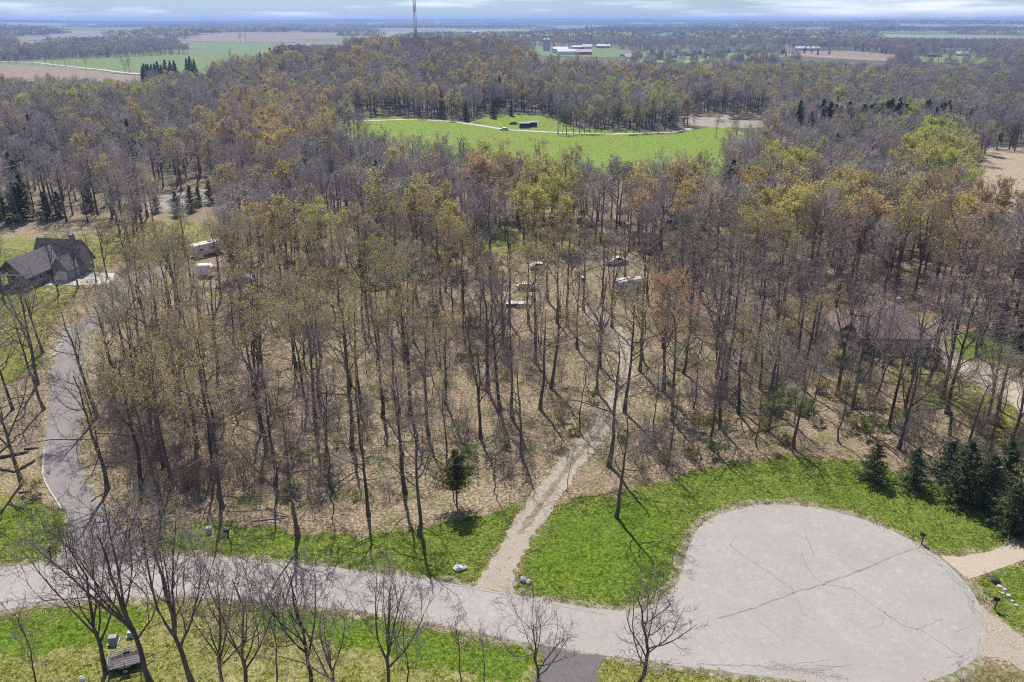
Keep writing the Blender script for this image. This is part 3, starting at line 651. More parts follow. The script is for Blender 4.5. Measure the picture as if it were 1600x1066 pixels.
# colours of swelling buds and first leaves
GREY = (.17, .145, .125); OCHRE = (.58, .46, .17); YELLOW = (.58, .52, .17); LIME = (.50, .53, .14); ORANGE = (.54, .39, .20); RUST = (.54, .325, .19); SAGE = (.42, .41, .26)
ZONES = [  # centre and radii as seen, the share of trees that carry buds there, and their colours
 ((330, 450), (200, 130), .85, [OCHRE, OCHRE, YELLOW, SAGE]), ((520, 420), (90, 110), .8, [YELLOW, OCHRE, LIME]),
 ((690, 345), (75, 50), .75, [OCHRE, YELLOW]), ((640, 480), (120, 90), .55, [OCHRE, YELLOW, SAGE]), ((855, 420), (80, 70), .85, [ORANGE, OCHRE]),
 ((1045, 510), (62, 100), .9, [RUST, ORANGE, OCHRE]), ((1050, 300), (60, 34), .9, [ORANGE, OCHRE]), ((775, 262), (42, 26), .9, [OCHRE, ORANGE]),
 ((855, 285), (42, 30), .95, [LIME, YELLOW]), ((1225, 262), (34, 22), .95, [LIME, YELLOW]), ((1200, 333), (60, 26), .95, [YELLOW, OCHRE]),
 ((1290, 305), (70, 28), .85, [OCHRE, YELLOW]), ((1470, 345), (200, 48), .88, [ORANGE, OCHRE, ORANGE, YELLOW]), ((1470, 240), (66, 48), .95, [LIME, YELLOW, LIME]),
 ((1430, 290), (60, 40), .6, [LIME, SAGE]), ((420, 190), (110, 42), .7, [OCHRE, OCHRE, ORANGE]), ((240, 110), (170, 30), .3, [SAGE, OCHRE]),
 ((160, 145), (120, 12), .7, [LIME, SAGE, YELLOW]), ((640, 110), (280, 44), .5, [ORANGE, OCHRE, SAGE, OCHRE, YELLOW]), ((600, 80), (70, 18), .7, [YELLOW, OCHRE]),
 ((900, 160), (160, 40), .40, [LIME, SAGE, YELLOW]), ((1250, 110), (230, 22), .50, [LIME, SAGE, YELLOW]), ((270, 265), (60, 50), .35, [LIME, YELLOW]),
 ((470, 330), (120, 40), .3, [SAGE, OCHRE]), ((1150, 600), (120, 80), .25, [OCHRE, RUST]), ((160, 330), (170, 40), .3, [ORANGE, SAGE]), ((1500, 150), (200, 60), .25, [SAGE, LIME])]
def bud_at(u, v, r):
    """(colour, how leafy 0..1) by the place in the wood"""
    for (cx, cy), (rx, ry), pr, cs in ZONES:
        if ((u - cx) / rx) ** 2 + ((v - cy) / ry) ** 2 < 1:
            if r.random() < pr * (.92 if cy > 400 or pr > .9 else .72): return r.choice(cs), (1 if pr > .9 else 0)
            return None, 0
    k = r.random()
    if k < .07: return r.choice([SAGE, LIME, YELLOW]), 0
    if k < .20: return r.choice([SAGE, OCHRE, ORANGE]), 0
    return None, 0

def top_of(pair):
    z = 0
    for me in pair:
        a = np.zeros(len(me.vertices) * 3, np.float32); me.vertices.foreach_get('co', a); z = max(z, float(np.percentile(a[2::3], 99.7)))
    return z
TOP = {k: [top_of(p) for p in v] for k, v in {**DEC, **CON}.items()}
TREES = []     # (object, look, x, y, height) for the labels
def place_tree(kind, x, y, s, rz, lean=(0, 0), color=None, look='bare grey', name='bare_tree', proto=None, base_h=18):
    pi = proto if proto is not None else rnd.randrange(len(DEC.get(kind) or CON[kind])); tm, cm = (DEC.get(kind) or CON[kind])[pi]; hgt = s * base_h; s = hgt / TOP[kind][pi]
    e = empty(name, (x, y, float(height(x, y)) - .05), 0); e.rotation_euler = (Matrix.Rotation(lean[1], 3, 'Y') @ Matrix.Rotation(lean[0], 3, 'X') @ Matrix.Rotation(rz, 3, 'Z')).to_euler(); e.scale = (s, s, s)
    a = link('trunk', tm, e); c = link('crown', cm, e)
    if color: c.color = (*color, 1)
    TREES.append([e, look, x, y, hgt, name]); return e
LOOK = {OCHRE: 'ochre-budding', YELLOW: 'yellow-budding', LIME: 'lime-green leafing', ORANGE: 'orange-budding', RUST: 'rust-orange budding', SAGE: 'grey-green budding', None: 'bare grey'}

# trees read off the photograph: foot, top, kind
SPOTS = [  # u, v of the foot, v of the top, kind, lean
 (166, 1052, 800, 'upright', -.05), (238, 1075, 775, 'upright', -.04), (300, 1068, 782, 'upright', -.10), (345, 1085, 870, 'upright', .06), (385, 1090, 850, 'upright', .02),
 (484, 1078, 868, 'upright', -.05), (530, 1105, 900, 'upright', -.03), (606, 1085, 880, 'upright', .03), (850, 1092, 915, 'spreading', 0), (990, 1090, 888, 'spreading', 0),
 (719, 1072, 940, 'slim', 0), (758, 1070, 975, 'slim', 0), (640, 1120, 935, 'slim', 0), (440, 1100, 930, 'slim', 0), (70, 1120, 930, 'slim', 0), (1480, 1150, 1052, 'slim', 0),
 (963, 808, 596, 'bare', .04), (466, 838, 610, 'forked', 0), (655, 836, 640, 'bare', 0), (576, 806, 600, 'bare', -.03), (884, 768, 690, 'slim', .1), (34, 757, 555, 'forked', -.05),
 (168, 765, 560, 'bare', -.08), (222, 765, 520, 'budding', 0), (252, 800, 600, 'bare', -.08), (270, 758, 520, 'budding', 0), (347, 793, 560, 'budding', 0), (69, 640, 460, 'bare', -.06),
 (152, 652, 440, 'budding', -.10), (253, 597, 400, 'budding', -.08), (338, 705, 480, 'budding', -.02), (308, 700, 470, 'budding', 0), (417, 702, 470, 'bare', -.02), (496, 680, 440, 'budding', 0),
 (844, 640, 440, 'budding', .03), (937, 572, 400, 'forked', .02), (976, 645, 430, 'budding', .03), (1037, 612, 420, 'leafing', 0), (800, 652, 450, 'bare', 0), (782, 642, 430, 'bare', -.05),
 (751, 685, 490, 'forked', 0), (641, 650, 430, 'budding', -.03), (670, 680, 460, 'bare', -.02), (836, 567, 370, 'budding', 0), (886, 510, 350, 'bare', .02), (912, 486, 330, 'bare', .02),
 (956, 511, 350, 'forked', .02), (598, 652, 440, 'bare', -.02), (550, 702, 480, 'bare', 0), (1198, 636, 430, 'bare', .06), (1328, 658, 440, 'forked', .02), (1389, 670, 480, 'bare', .04),
 (1404, 702, 520, 'forked', .05), (1448, 602, 420, 'bare', .02), (1479, 646, 450, 'bare', .03), (1580, 697, 520, 'upright', 0), (1134, 622, 400, 'forked', .03), (1428, 466, 300, 'forked', 0),
 (1512, 480, 300, 'forked', -.03), (1246, 562, 380, 'bare', .03), (240, 700, 500, 'budding', 0), (430, 760, 560, 'bare', 0), (520, 770, 560, 'slim', 0), (700, 740, 560, 'slim', 0),
 (20, 640, 470, 'bare', -.05), (-20, 700, 500, 'forked', 0), (1560, 640, 460, 'bare', 0), (1240, 700, 520, 'bare', .04), (870, 505, 350, 'budding', 0), (902, 545, 380, 'bare', .02), (1004, 505, 330, 'bare', 0), (1012, 474, 310, 'forked', 0), (940, 478, 320, 'bare', .02), (826, 508, 350, 'budding', 0), (796, 506, 340, 'bare', 0), (1000, 580, 400, 'budding', .03), (975, 452, 300, 'bare', 0), (855, 470, 320, 'budding', 0), (1380, 575, 420, 'bare', 0), (1425, 585, 430, 'forked', .02), (1455, 560, 400, 'bare', .02), (300, 455, 330, 'budding', 0), (345, 462, 330, 'budding', 0), (1358, 600, 440, 'bare', 0), (122, 450, 345, 'forked', .03), (150, 442, 340, 'bare', 0), (92, 462, 352, 'forked', 0), (168, 436, 335, 'forked', 0), (8, 475, 350, 'bare', .03), (210, 470, 330, 'budding', -.03), (195, 560, 400, 'budding', 0), (183, 610, 440, 'budding', -.05), (1110, 700, 540, 'bare', .04), (1040, 735, 590, 'slim', .05), (1310, 690, 520, 'slim', .04)]
taken = []
def height_from(u, v, vt):
    g = G(u, v); d = (533 - vt) / F; dy = cp + d * sp; dz = -sp + d * cp
    return g, H + dz / dy * g.y
BASE_H = {'bare': 18, 'forked': 19, 'budding': 18, 'leafing': 18, 'spreading': 15.5, 'upright': 17.5, 'slim': 12}
def kind_name(k, col): return 'young_tree' if k == 'slim' else ('budding_tree' if col else 'bare_tree')
for (u, v, vt, k, ln) in SPOTS:
    g, h = height_from(u, v, vt); h = max(7, min(24, h)); col = None
    if k in ('budding', 'leafing'):
        col, _ = bud_at(u, vt + 30, rnd); col = col or OCHRE
        if u > 1000: col = RUST
    place_tree(k, g.x, g.y, h / BASE_H[k], rnd.uniform(0, 6.28), (rnd.uniform(-.02, .02), ln), col, LOOK[col], kind_name(k, col), None, BASE_H[k]); taken.append((g.x, g.y))

# the near wood
WOOD = [(-260, 700), (-120, 770), (-10, 780), (60, 775), (62, 720), (55, 640), (62, 560), (90, 500), (60, 470), (110, 462), (150, 440), (200, 400), (180, 372), (0, 352), (-260, 352), (-260, 335), (1800, 335), (1800, 700),
        (1660, 745), (1560, 740), (1440, 705), (1330, 712), (1230, 702), (1150, 712), (1060, 735), (1000, 752), (930, 765), (880, 768), (820, 780), (770, 796), (700, 806), (640, 822), (560, 832), (470, 826), (400, 814), (320, 810), (262, 826), (215, 825), (175, 785), (150, 740), (142, 700), (150, 640), (155, 560), (165, 520), (200, 490), (120, 500), (80, 540), (60, 700), (40, 770)]
KEEP = [  # kept open: (outline as seen)
 [(75, 420), (185, 415), (270, 400), (290, 440), (250, 490), (215, 540), (160, 560), (145, 700), (200, 840), (60, 840), (55, 700), (70, 520)],
 [(-10, 350), (180, 350), (190, 452), (60, 462), (-10, 462)],
 [(290, 366), (352, 362), (356, 505), (292, 505)],
 [(770, 398), (1015, 398), (1020, 470), (1000, 560), (860, 540), (800, 545), (780, 500), (765, 450)], [(955, 418), (1020, 418), (1020, 462), (955, 462)],
 [(860, 470), (1000, 470), (1005, 600), (985, 660), (870, 800), (750, 800), (860, 720), (930, 660), (955, 600), (930, 540)],
 [(1350, 478), (1490, 478), (1500, 570), (1350, 570)], [(1380, 550), (1470, 550), (1620, 600), (1620, 690), (1560, 660), (1460, 600), (1385, 605)],
 [(700, 540), (840, 560), (840, 620), (700, 600)]]
wood_c = []
r2 = np.random.default_rng(5)
grid_ok = {}
def free(x, y, dmin):
    cx, cy = int(x // 8), int(y // 8)
    for i in (-1, 0, 1):
        for j in (-1, 0, 1):
            for (a, b) in grid_ok.get((cx + i, cy + j), ()):
                if (a - x) ** 2 + (b - y) ** 2 < dmin * dmin: return False
    return True
def occupy(x, y): grid_ok.setdefault((int(x // 8), int(y // 8)), []).append((x, y))
for x, y in taken: occupy(x, y)
cand = np.c_[r2.uniform(-190, 190, 60000), r2.uniform(78, 240, 60000)]
uv = np.array([proj(x, y, 0) for x, y in cand]); ok = inpoly(uv, WOOD) & (uv[:, 0] > -160) & ((uv[:, 1] < 560) | (rng.random(len(uv)) < .9)) & (uv[:, 0] < 1760)
for kp in KEEP: ok &= ~inpoly(uv, kp)
near_pts = []
for (x, y), (u, v) in zip(cand[ok], uv[ok]):
    if free(x, y, 4.5 + 2.8 * r2.random() + (1.5 if v > 560 and 700 < u < 1000 else 0)): occupy(x, y); near_pts.append((x, y, u, v))
near_pts.sort(key=lambda p: math.hypot(p[0], p[1]))
n_ind = 300 - len(SPOTS)
rest_pts = near_pts[n_ind:]
for (x, y, u, v) in near_pts[:n_ind]:
    hpx = 18 * F / (y * cp + H * sp); col, lf = bud_at(u, v - hpx * .8, rnd)
    slim = rnd.random() < .20
    if slim: k = 'slim'; col = None
    elif col: k = 'leafing' if (lf and rnd.random() < .5) else 'budding'
    else: k = rnd.choice(['bare', 'bare', 'forked', 'forked', 'spreading', 'upright'])
    s = rnd.uniform(.74, 1.16)
    place_tree(k, x, y, s, rnd.uniform(0, 6.28), (rnd.gauss(0, .035), rnd.gauss(0, .035)), col, LOOK[col], kind_name(k, col), None, BASE_H[k])

# evergreens that stand out
M_GREEN = (.045, .075, .03); M_BLUE = (.075, .105, .045); M_CED = (.09, .10, .025); M_PINE = (.03, .055, .03)
def ever(kind, u, v, vt, col, look):
    g, h = height_from(u, v, vt) ; bh = {'spruce': 11, 'bushy': 10, 'cedar': 9, 'juniper': 7, 'pine': 17}[kind]
    if g.y > 330: h = 0
    h = h if h > 1.5 else bh
    place_tree(kind, g.x, g.y, h / bh, rnd.uniform(0, 6.28), (0, 0), col, look, 'evergreen_tree', None, bh); occupy(g.x, g.y)
ever('cedar', 714, 792, 703, M_CED, 'olive-green round-crowned cedar')
for (u, v, vt) in [(1362, 752, 694), (1424, 760, 700), (1500, 782, 690), (1536, 790, 712), (1575, 828, 755), (1566, 760, 690), (1620, 800, 700), (1478, 750, 690), (1600, 838, 775)]:
    ever('bushy', u, v, vt, M_BLUE, 'broad blue-green spruce')
for (u, v, vt) in [(1592, 545, 455), (1560, 530, 470), (1620, 560, 470)]: ever('pine', u, v, vt, M_PINE, 'dark green pine')
for (u, v, vt) in [(1350, 560, 530), (1392, 568, 545), (1418, 570, 548), (1444, 572, 540), (1462, 575, 545)]: ever('juniper', u, v, vt, M_PINE, 'low dark juniper')
for (u, v, vt) in [(300, 330, 290), (278, 338, 300), (245, 332, 300), (330, 318, 280), (312, 322, 292), (215, 325, 285), (358, 300, 268), (30, 340, 290), (75, 345, 300), (95, 340, 300), (140, 330, 290), (12, 352, 310), (388, 262, 236), (405, 268, 232), (350, 240, 215), (180, 310, 280), (155, 300, 270)]:
    ever('juniper', u, v, vt, M_GREEN, 'dark green juniper')
def evf(kind, u, v, s, col, look):
    g = G(u, v); bh = {'spruce': 11, 'juniper': 7, 'pine': 17}[kind]
    place_tree(kind, g.x, g.y, s, rnd.uniform(0, 6.28), (0, 0), col, look, 'evergreen_tree', None, bh)
for (u, v) in [(226, 134), (236, 136), (246, 134), (256, 133), (262, 131), (232, 131), (250, 130), (270, 131), (276, 128), (300, 124), (306, 122), (240, 130), (228, 129), (294, 118)]:
    evf('pine', u, v, rnd.uniform(.8, 1.05), M_PINE, 'black-green pine')
for (u, v) in [(409, 108), (416, 106), (425, 104), (432, 100), (440, 99), (447, 97), (455, 95), (460, 94), (412, 115), (420, 112), (436, 106)]:
    evf('pine', u, v + 6, rnd.uniform(.8, 1.1), M_GREEN, 'dark ridge pine')
for (u, v) in [(771, 186), (799, 182), (728, 190)]: evf('spruce', u, v, rnd.uniform(.8, 1.1), M_PINE, 'dark meadow-edge spruce')
for i in range(38):
    u = 1240 + 240 * rnd.random(); evf('pine', u, 232 + rnd.uniform(-5, 14) - abs(u - 1300) * .06, rnd.uniform(.95, 1.2), rnd.choice([M_PINE, M_GREEN, M_BLUE]), 'dark belt pine')

# ---- scattering by geometry nodes, for what stands too thick to count
def scatter(name, pts, rot, scl, idx, tint, protos, label, cat):
    c = bpy.data.collections.new(name + '_kinds')
    for i, me in enumerate(protos):
        o = bpy.data.objects.new('%s_%02d' % (name, i), me); c.objects.link(o)
    me = bpy.data.meshes.new(name); me.vertices.add(len(pts)); me.vertices.foreach_set('co', np.asarray(pts, np.float32).ravel())
    for nm, ty, arr, key in (('rz', 'FLOAT', rot, 'value'), ('sc', 'FLOAT', scl, 'value'), ('ix', 'INT', idx, 'value'), ('tint', 'FLOAT_COLOR', tint, 'color')):
        a = me.attributes.new(nm, ty, 'POINT'); a.data.foreach_set(key, np.ascontiguousarray(arr, np.int32 if ty == 'INT' else np.float32).ravel())
    o = link(name, me, None, 'stuff'); tag(o, label, cat)
    g = bpy.data.node_groups.new(name, 'GeometryNodeTree')
    g.interface.new_socket('Geometry', in_out='INPUT', socket_type='NodeSocketGeometry'); g.interface.new_socket('Geometry', in_out='OUTPUT', socket_type='NodeSocketGeometry')
    gi = g.nodes.new('NodeGroupInput'); go = g.nodes.new('NodeGroupOutput'); iop = g.nodes.new('GeometryNodeInstanceOnPoints'); ci = g.nodes.new('GeometryNodeCollectionInfo')
    ci.inputs['Collection'].default_value = c; ci.inputs['Separate Children'].default_value = True; ci.inputs['Reset Children'].default_value = True
    iop.inputs['Pick Instance'].default_value = True
    def at(nm, ty):
        n = g.nodes.new('GeometryNodeInputNamedAttribute'); n.data_type = ty; n.inputs['Name'].default_value = nm; return n.outputs['Attribute']
    cx = g.nodes.new('ShaderNodeCombineXYZ'); g.links.new(at('rz', 'FLOAT'), cx.inputs['Z'])
    g.links.new(gi.outputs[0], iop.inputs['Points']); g.links.new(ci.outputs[0], iop.inputs['Instance']); g.links.new(at('ix', 'INT'), iop.inputs['Instance Index'])
    g.links.new(cx.outputs[0], iop.inputs['Rotation']); g.links.new(at('sc', 'FLOAT'), iop.inputs['Scale']); g.links.new(iop.outputs[0], go.inputs[0])
    o.modifiers.new('scatter', 'NODES').node_group = g
    return o

mids = [mid_proto(600 + i, 0, counts=(7, 7), limbs=11, twig=.024, fork=0, limb_len=.38) for i in range(5)] + \
       [mid_proto(620 + i, 2, counts=(7, 8), limbs=11, twig=.022, limb_len=.38) for i in range(3)] + \
       [mid_proto(640 + i, 5, counts=(7, 7), limbs=11, twig=.022, limb_len=.40, bole=.3) for i in range(2)]
_, conm = conifer(560, 15, .05, .22, 22, .0, [M_BARK, M_NEEDLEI], tri=9, size=.7); mids.append(conm)
fars = [far_proto(700 + i, 0) for i in range(4)] + [far_proto(720 + i, 1) for i in range(3)] + [far_proto(740 + i, 3) for i in range(2)]
_, confm = conifer(570, 14, .05, .24, 10, .0, [M_BARK, M_NEEDLEI], tri=6, size=1.3); fars.append(confm)

def forest_points(ymin, ymax, sp_min, seed, growth=0.0):
    r = np.random.default_rng(seed); out = []
    y = ymin
    while y < ymax:
        s = sp_min * (1 + growth * (y - ymin) / 1000)
        half = y * .70 + 30
        xs = np.arange(-half, half, s); xs = xs + r.uniform(-.45, .45, len(xs)) * s; ys = y + r.uniform(-.45, .45, len(xs)) * s
        out.append(np.c_[xs, ys]); y += s * .92
    return np.concatenate(out)
def keep_clear(P, hh, lo=.0):
    """Drop trees that stand in or would hide the open ground seen in the photograph."""
    z = height(P[:, 0], P[:, 1]); ok = np.ones(len(P), bool)
    d0 = np.array(proj(P[:, 0], P[:, 1], z)).T
    tops = [np.array(proj(P[:, 0], P[:, 1], z + hh * f)).T for f in (0, .3, .6, .92)]
    for k, poly in VIS.items():
        n_inside = sum(inpoly(t, poly).astype(int) for t in tops)
        ok &= ~((n_inside >= 1) & (rng.random(len(P)) > (.06 if k in ('village_green', 'east_green') else 0)))
    return ok, z, d0
def make_points(P, protos_bare, protos_bud, protos_leaf, ever_ix, seed, hh=17, ever_p=.01):
    r = random.Random(seed); ok, z, uv_ = keep_clear(P, hh); P = P[ok]; z = z[ok]; uv_ = uv_[ok]
    hp = hh * F / (P[:, 1] * cp + H * sp)
    idx = []; tint = []
    for (u, v), hpx in zip(uv_, hp):
        col, lf = bud_at(u, v - hpx * .8, r)
        if r.random() < ever_p: idx.append(ever_ix); tint.append((*r.choice([M_PINE, M_GREEN, M_BLUE]), 1)); continue
        if col is None: idx.append(r.choice(protos_bare)); tint.append((*GREY, 1))
        else:
            idx.append(r.choice(protos_leaf) if (lf and r.random() < .6) or r.random() < .15 else r.choice(protos_bud)); k = r.uniform(.8, 1.1); tint.append((*(c * k for c in col), 1))
    return np.c_[P, z - .1], np.array(idx), np.array(tint)
# mid-distance wood
PA = [p[:2] for p in rest_pts]
PB = forest_points(206, 640, 6.3, 21)
uvB = np.array(proj(PB[:, 0], PB[:, 1], 0)).T
okB = (uvB[:, 1] < 344) & (uvB[:, 0] > -120) & (uvB[:, 0] < 1720)
# a thin left hollow with scrub, thinner there
thin = (((uvB[:, 0] - 200) / 230) ** 2 + ((uvB[:, 1] - 300) / 34) ** 2 < 1) & (rng.random(len(PB)) < .55)
okB &= ~thin
okB &= ~(((uvB[:, 0] > -20) & (uvB[:, 0] < 190)) & (uvB[:, 1] > 340))
Pm = np.concatenate([np.array(PA), PB[okB]])
pts, idx, tint = make_points(Pm, [0, 1, 2, 3, 4], [5, 6, 7], [8, 9], 10, 31, 17, .025)
scatter('woodland', pts, rng.uniform(0, 6.28, len(pts)), rng.uniform(.75, 1.15, len(pts)), idx, tint, mids, 'grey and ochre early-spring wood filling the middle distance up to the meadow and ridge', 'woodland')
lowi = rng.random(len(pts)) < .55; lp = pts[lowi] + np.c_[rng.normal(size=(lowi.sum(), 2)) * 2.5, np.zeros(lowi.sum())]
lc = np.array([GREY, SAGE, GREY, LIME, OCHRE])[rng.integers(0, 5, len(lp))] * .8
scatter('wood_scrub', lp, rng.uniform(0, 6.28, len(lp)), rng.uniform(.14, .30, len(lp)), rng.integers(0, 9, len(lp)), np.c_[lc, np.ones(len(lp))], fars, 'low twiggy scrub under the middle-distance wood', 'scrub')
Pf = forest_points(640, 1900, 8.0, 22, .35)
Pf = Pf[(np.abs(Pf[:, 0]) < Pf[:, 1] * .69 + 20)]
ptsf, idxf, tintf = make_points(Pf, [0, 1, 2, 3], [4, 5, 6], [7, 8], 9, 32, 21, .02)
scatter('far_woodland', ptsf, rng.uniform(0, 6.28, len(ptsf)), rng.uniform(.75, 1.2, len(ptsf)), idxf, tintf, fars, 'bluish wooded hills beyond the meadow towards the farm and village', 'woodland')

# very far woods: patches of many crowns
def patch_proto(seed, size=110, n=75):
    r = np.random.default_rng(seed); Vs = []; Fs = []; T = []; off = 0
    for k in range(n):
        cx, cy = r.uniform(-size / 2, size / 2, 2); h = r.uniform(12, 19); m = 26
        col = [np.array(c) for c in (GREY, GREY, GREY, GREY, SAGE, ORANGE, LIME, (.06, .09, .05))][r.integers(0, 8)] * r.uniform(.6, 1.1)
        ph = r.uniform(0, 6.28, m); ct = r.uniform(-.5, 1, m); sq = np.sqrt(1 - ct ** 2)
        c = np.c_[cx + np.cos(ph) * sq * 5.5, cy + np.sin(ph) * sq * 5.5, h * .6 + ct * h * .38]
        a = unit(r.normal(size=c.shape)); q = unit(np.cross(a, r.normal(size=c.shape))); s = r.uniform(1.2, 2.6, m)[:, None]
        V = np.stack([c - a * s, c + q * s, c + a * s * .8], 1).reshape(-1, 3); Vs.append(V); T.append(np.tile(np.r_[col, 1], (len(V), 1)))
    V = np.concatenate(Vs); T = np.concatenate(T)
    return np_mesh('far_wood_patch', V, [np.arange(len(V)).reshape(-1, 3)], [M_BUDG], tint=T)
tm_ = M_BUDG.node_tree; at_ = N(tm_, 'ShaderNodeAttribute'); at_.attribute_type = 'INSTANCER'; at_.attribute_name = 'tint'
for n_ in list(tm_.nodes):
    if n_.type in ('BSDF_DIFFUSE', 'BSDF_TRANSLUCENT'):
        src = n_.inputs[0].links[0].from_socket; tm_.links.new(mixc(tm_, 1.0, src, at_.outputs['Color'], 'MULTIPLY'), n_.inputs[0])
patches = [patch_proto(800 + i) for i in range(4)]
Pv = forest_points(1900, 11500, 95, 23, .10)
Pv = Pv[np.abs(Pv[:, 0]) < Pv[:, 1] * .70 + 60]
nn_ = np.sin(Pv[:, 0] / 420 + 1.7 * np.sin(Pv[:, 1] / 900)) + np.sin(Pv[:, 1] / 380 + 1.2 * np.sin(Pv[:, 0] / 700 + 2)) + rng.normal(size=len(Pv)) * .25
nn_ = nn_ + .8 * np.sin(Pv[:, 1] / 260 + 1.5 * np.sin(Pv[:, 0] / 1900)); Pv = Pv[nn_ > -.55]
okv, zv, _ = keep_clear(Pv, 15); Pv = Pv[okv]; zv = zv[okv]
w1 = np.sin(Pv[:, 0] / 800 + 2 * np.sin(Pv[:, 1] / 1300)) + np.sin(Pv[:, 1] / 500 + Pv[:, 0] / 2400) + rng.normal(size=len(Pv)) * .3
ptint = np.where((w1 > .9)[:, None], [.55, .75, .6, 1], np.where((w1 > 0)[:, None], [.95, .85, .85, 1], np.where((w1 > -.9)[:, None], [1.4, 1.35, 1.0, 1], [.8, .7, .75, 1])))
scatter('distant_woodland', np.c_[Pv, zv - 1], rng.uniform(0, 6.28, len(Pv)), rng.uniform(.9, 1.25, len(Pv)), rng.integers(0, 4, len(Pv)), ptint, patches, 'blue hazy woods stretching to the horizon', 'woodland')

# undergrowth in the near wood: thin brush, some of it coming into leaf
def brush_proto(seed, bud, h=2.6):
    r = np.random.default_rng(seed); n = 9; K = 4; base = np.c_[r.uniform(-.6, .6, (n, 2)), np.zeros(n)]
    d = unit(np.c_[r.normal(size=(n, 2)) * .28, np.ones(n)]); P = base[:, None] + d[:, None] * (np.linspace(0, 1, K)[None, :, None] * (h * r.uniform(.5, 1.1, n))[:, None, None])
    P[:, 1:] += r.normal(size=(n, K - 1, 3)) * .08
    Rr = np.tile(np.linspace(.022, .008, K), (n, 1)); a = grow(P, Rr, np.full(n, h), 6, .25, 1, .38, (20, 60), 3, .1, .15, r, .7, .4, .008)
    b = grow(*a, 3, .2, 1, .5, (20, 60), 2, .1, .1, r, .8, .5, .007)
    cb = [tubes(P, Rr, 3), tubes(a[0], a[1], 3), tubes(b[0], b[1], 3)]; mi = [0, 0, 0]
    if bud: cb.append(leaves(b[0], bud, .09, r, .10)); mi.append(1)
    V, Fs = joinb(cb); return np_mesh('brush', V, Fs, [M_TWIG, M_BUDI], mi)
brush = [brush_proto(900, 0), brush_proto(901, 0, 3.4), brush_proto(902, 0, 1.8), brush_proto(903, 4, 2.2), brush_proto(904, 6, 1.4), brush_proto(905, 0, 5.5), brush_proto(906, 0, 4.6)]
c2 = np.c_[r2.uniform(-170, 170, 16000), r2.uniform(78, 200, 16000)]
u2 = np.array(proj(c2[:, 0], c2[:, 1], 0)).T; o2 = inpoly(u2, WOOD)
for kp in KEEP[:-1]: o2 &= ~inpoly(u2, kp)
dens = .5 + .5 * np.sin(c2[:, 0] / 9 + np.sin(c2[:, 1] / 7)) * np.sin(c2[:, 1] / 11)
east = ((u2[:, 0] > 1000) & (u2[:, 1] > 560)) | ((u2[:, 0] > 180) & (u2[:, 0] < 640) & (u2[:, 1] > 640))
o2 &= rng.random(len(c2)) < dens * np.where(east, .95, .40)
c2 = c2[o2]; u2 = u2[o2]
gi_ = (((u2[:, 0] - 1290) / 110) ** 2 + ((u2[:, 1] - 660) / 55) ** 2 < 1)
ix = np.where(rng.random(len(c2)) < np.where(gi_, .6, .12), rng.integers(3, 5, len(c2)), np.array([0, 1, 2, 5, 6])[rng.integers(0, 5, len(c2))])
bt = np.array([LIME, SAGE, (.16, .26, .05), OCHRE])[rng.integers(0, 4, len(c2))]
scatter('undergrowth', np.c_[c2, np.zeros(len(c2))], rng.uniform(0, 6.28, len(c2)), rng.uniform(.6, 1.3, len(c2)), ix, np.c_[bt * .8, np.ones(len(c2))], brush, 'thin twiggy brush and leafing shrubs under the near wood', 'undergrowth')
def flake_proto(seed, n, spread, size, tall, m):
    r = np.random.default_rng(seed); c = np.c_[r.normal(size=(n, 2)) * spread, np.zeros(n)]
    if tall:
        a = r.uniform(0, 6.28, n); dx = np.c_[np.cos(a), np.sin(a), np.zeros(n)] * size * .16; tip = c + np.c_[r.normal(size=(n, 2)) * tall * .45, r.uniform(.5, 1, n) * tall]
        V = np.stack([c - dx, c + dx, tip], 1)
    else:
        a = unit(np.c_[r.normal(size=(n, 2)), r.normal(size=n) * .4]); q = unit(np.cross(a, np.array([0, 0, 1.]) + r.normal(size=(n, 3)) * .4)); s_ = (size * r.uniform(.5, 1.3, n))[:, None]; c[:, 2] = .05
        V = np.stack([c - a * s_, c + q * s_ * .6, c + a * s_], 1)
    return np_mesh('tuft' if tall else 'leaves', V.reshape(-1, 3), [np.arange(n * 3).reshape(-1, 3)], [m])
EDGE = []; INS = []
for k, p in lawns.items():
    if k in ('grass_glade', 'lawn_behind_brown_house'): continue
    W_ = np.array(wpoly([(u, min(v, 1130)) for u, v in p])); n_ = len(W_)
    for i in range(n_):
        a, b = W_[i], W_[(i + 1) % n_]; l = np.hypot(*(b - a)); m_ = int(l * 5)
        EDGE.append(a + (b - a) * rng.random((m_, 1)) + rng.normal(size=(m_, 2)) * .75)
    x0, y0 = W_.min(0); x1, y1 = W_.max(0); q = np.c_[rng.uniform(x0, x1, int((x1 - x0) * (y1 - y0) * 5)), rng.uniform(y0, y1, int((x1 - x0) * (y1 - y0) * 5))]
    INS.append(q[inpoly(q, W_)])
def off_roads(P, pad=1.0):
    ok = ~inpoly(P, np.array(road_w)) & ~inpoly(P, np.array(wpoly(drive_px))) & ~inpoly(P, np.array(wpoly(gl + gr)))
    for q in ([(838, 1006), (850, 1030), (826, 1072), (826, 1140), (950, 1140), (936, 1070), (948, 1026)], [(1468, 868), (1545, 862), (1640, 815), (1740, 770), (1760, 810), (1600, 876), (1512, 906)], [(1530, 945), (1600, 996), (1700, 1050), (1700, 1100), (1525, 1022)]):
        ok &= ~inpoly(P, np.array(wpoly(q)))
    uv_ = np.array(proj(P[:, 0], P[:, 1], 0)).T
    return ok & (uv_[:, 0] > -60) & (uv_[:, 0] < 1660) & (uv_[:, 1] < 1110) & (P[:, 1] < 190)
INS = np.concatenate(INS); INS = INS[off_roads(INS)]
EDGE = np.concatenate(EDGE); EDGE = EDGE[off_roads(EDGE)]
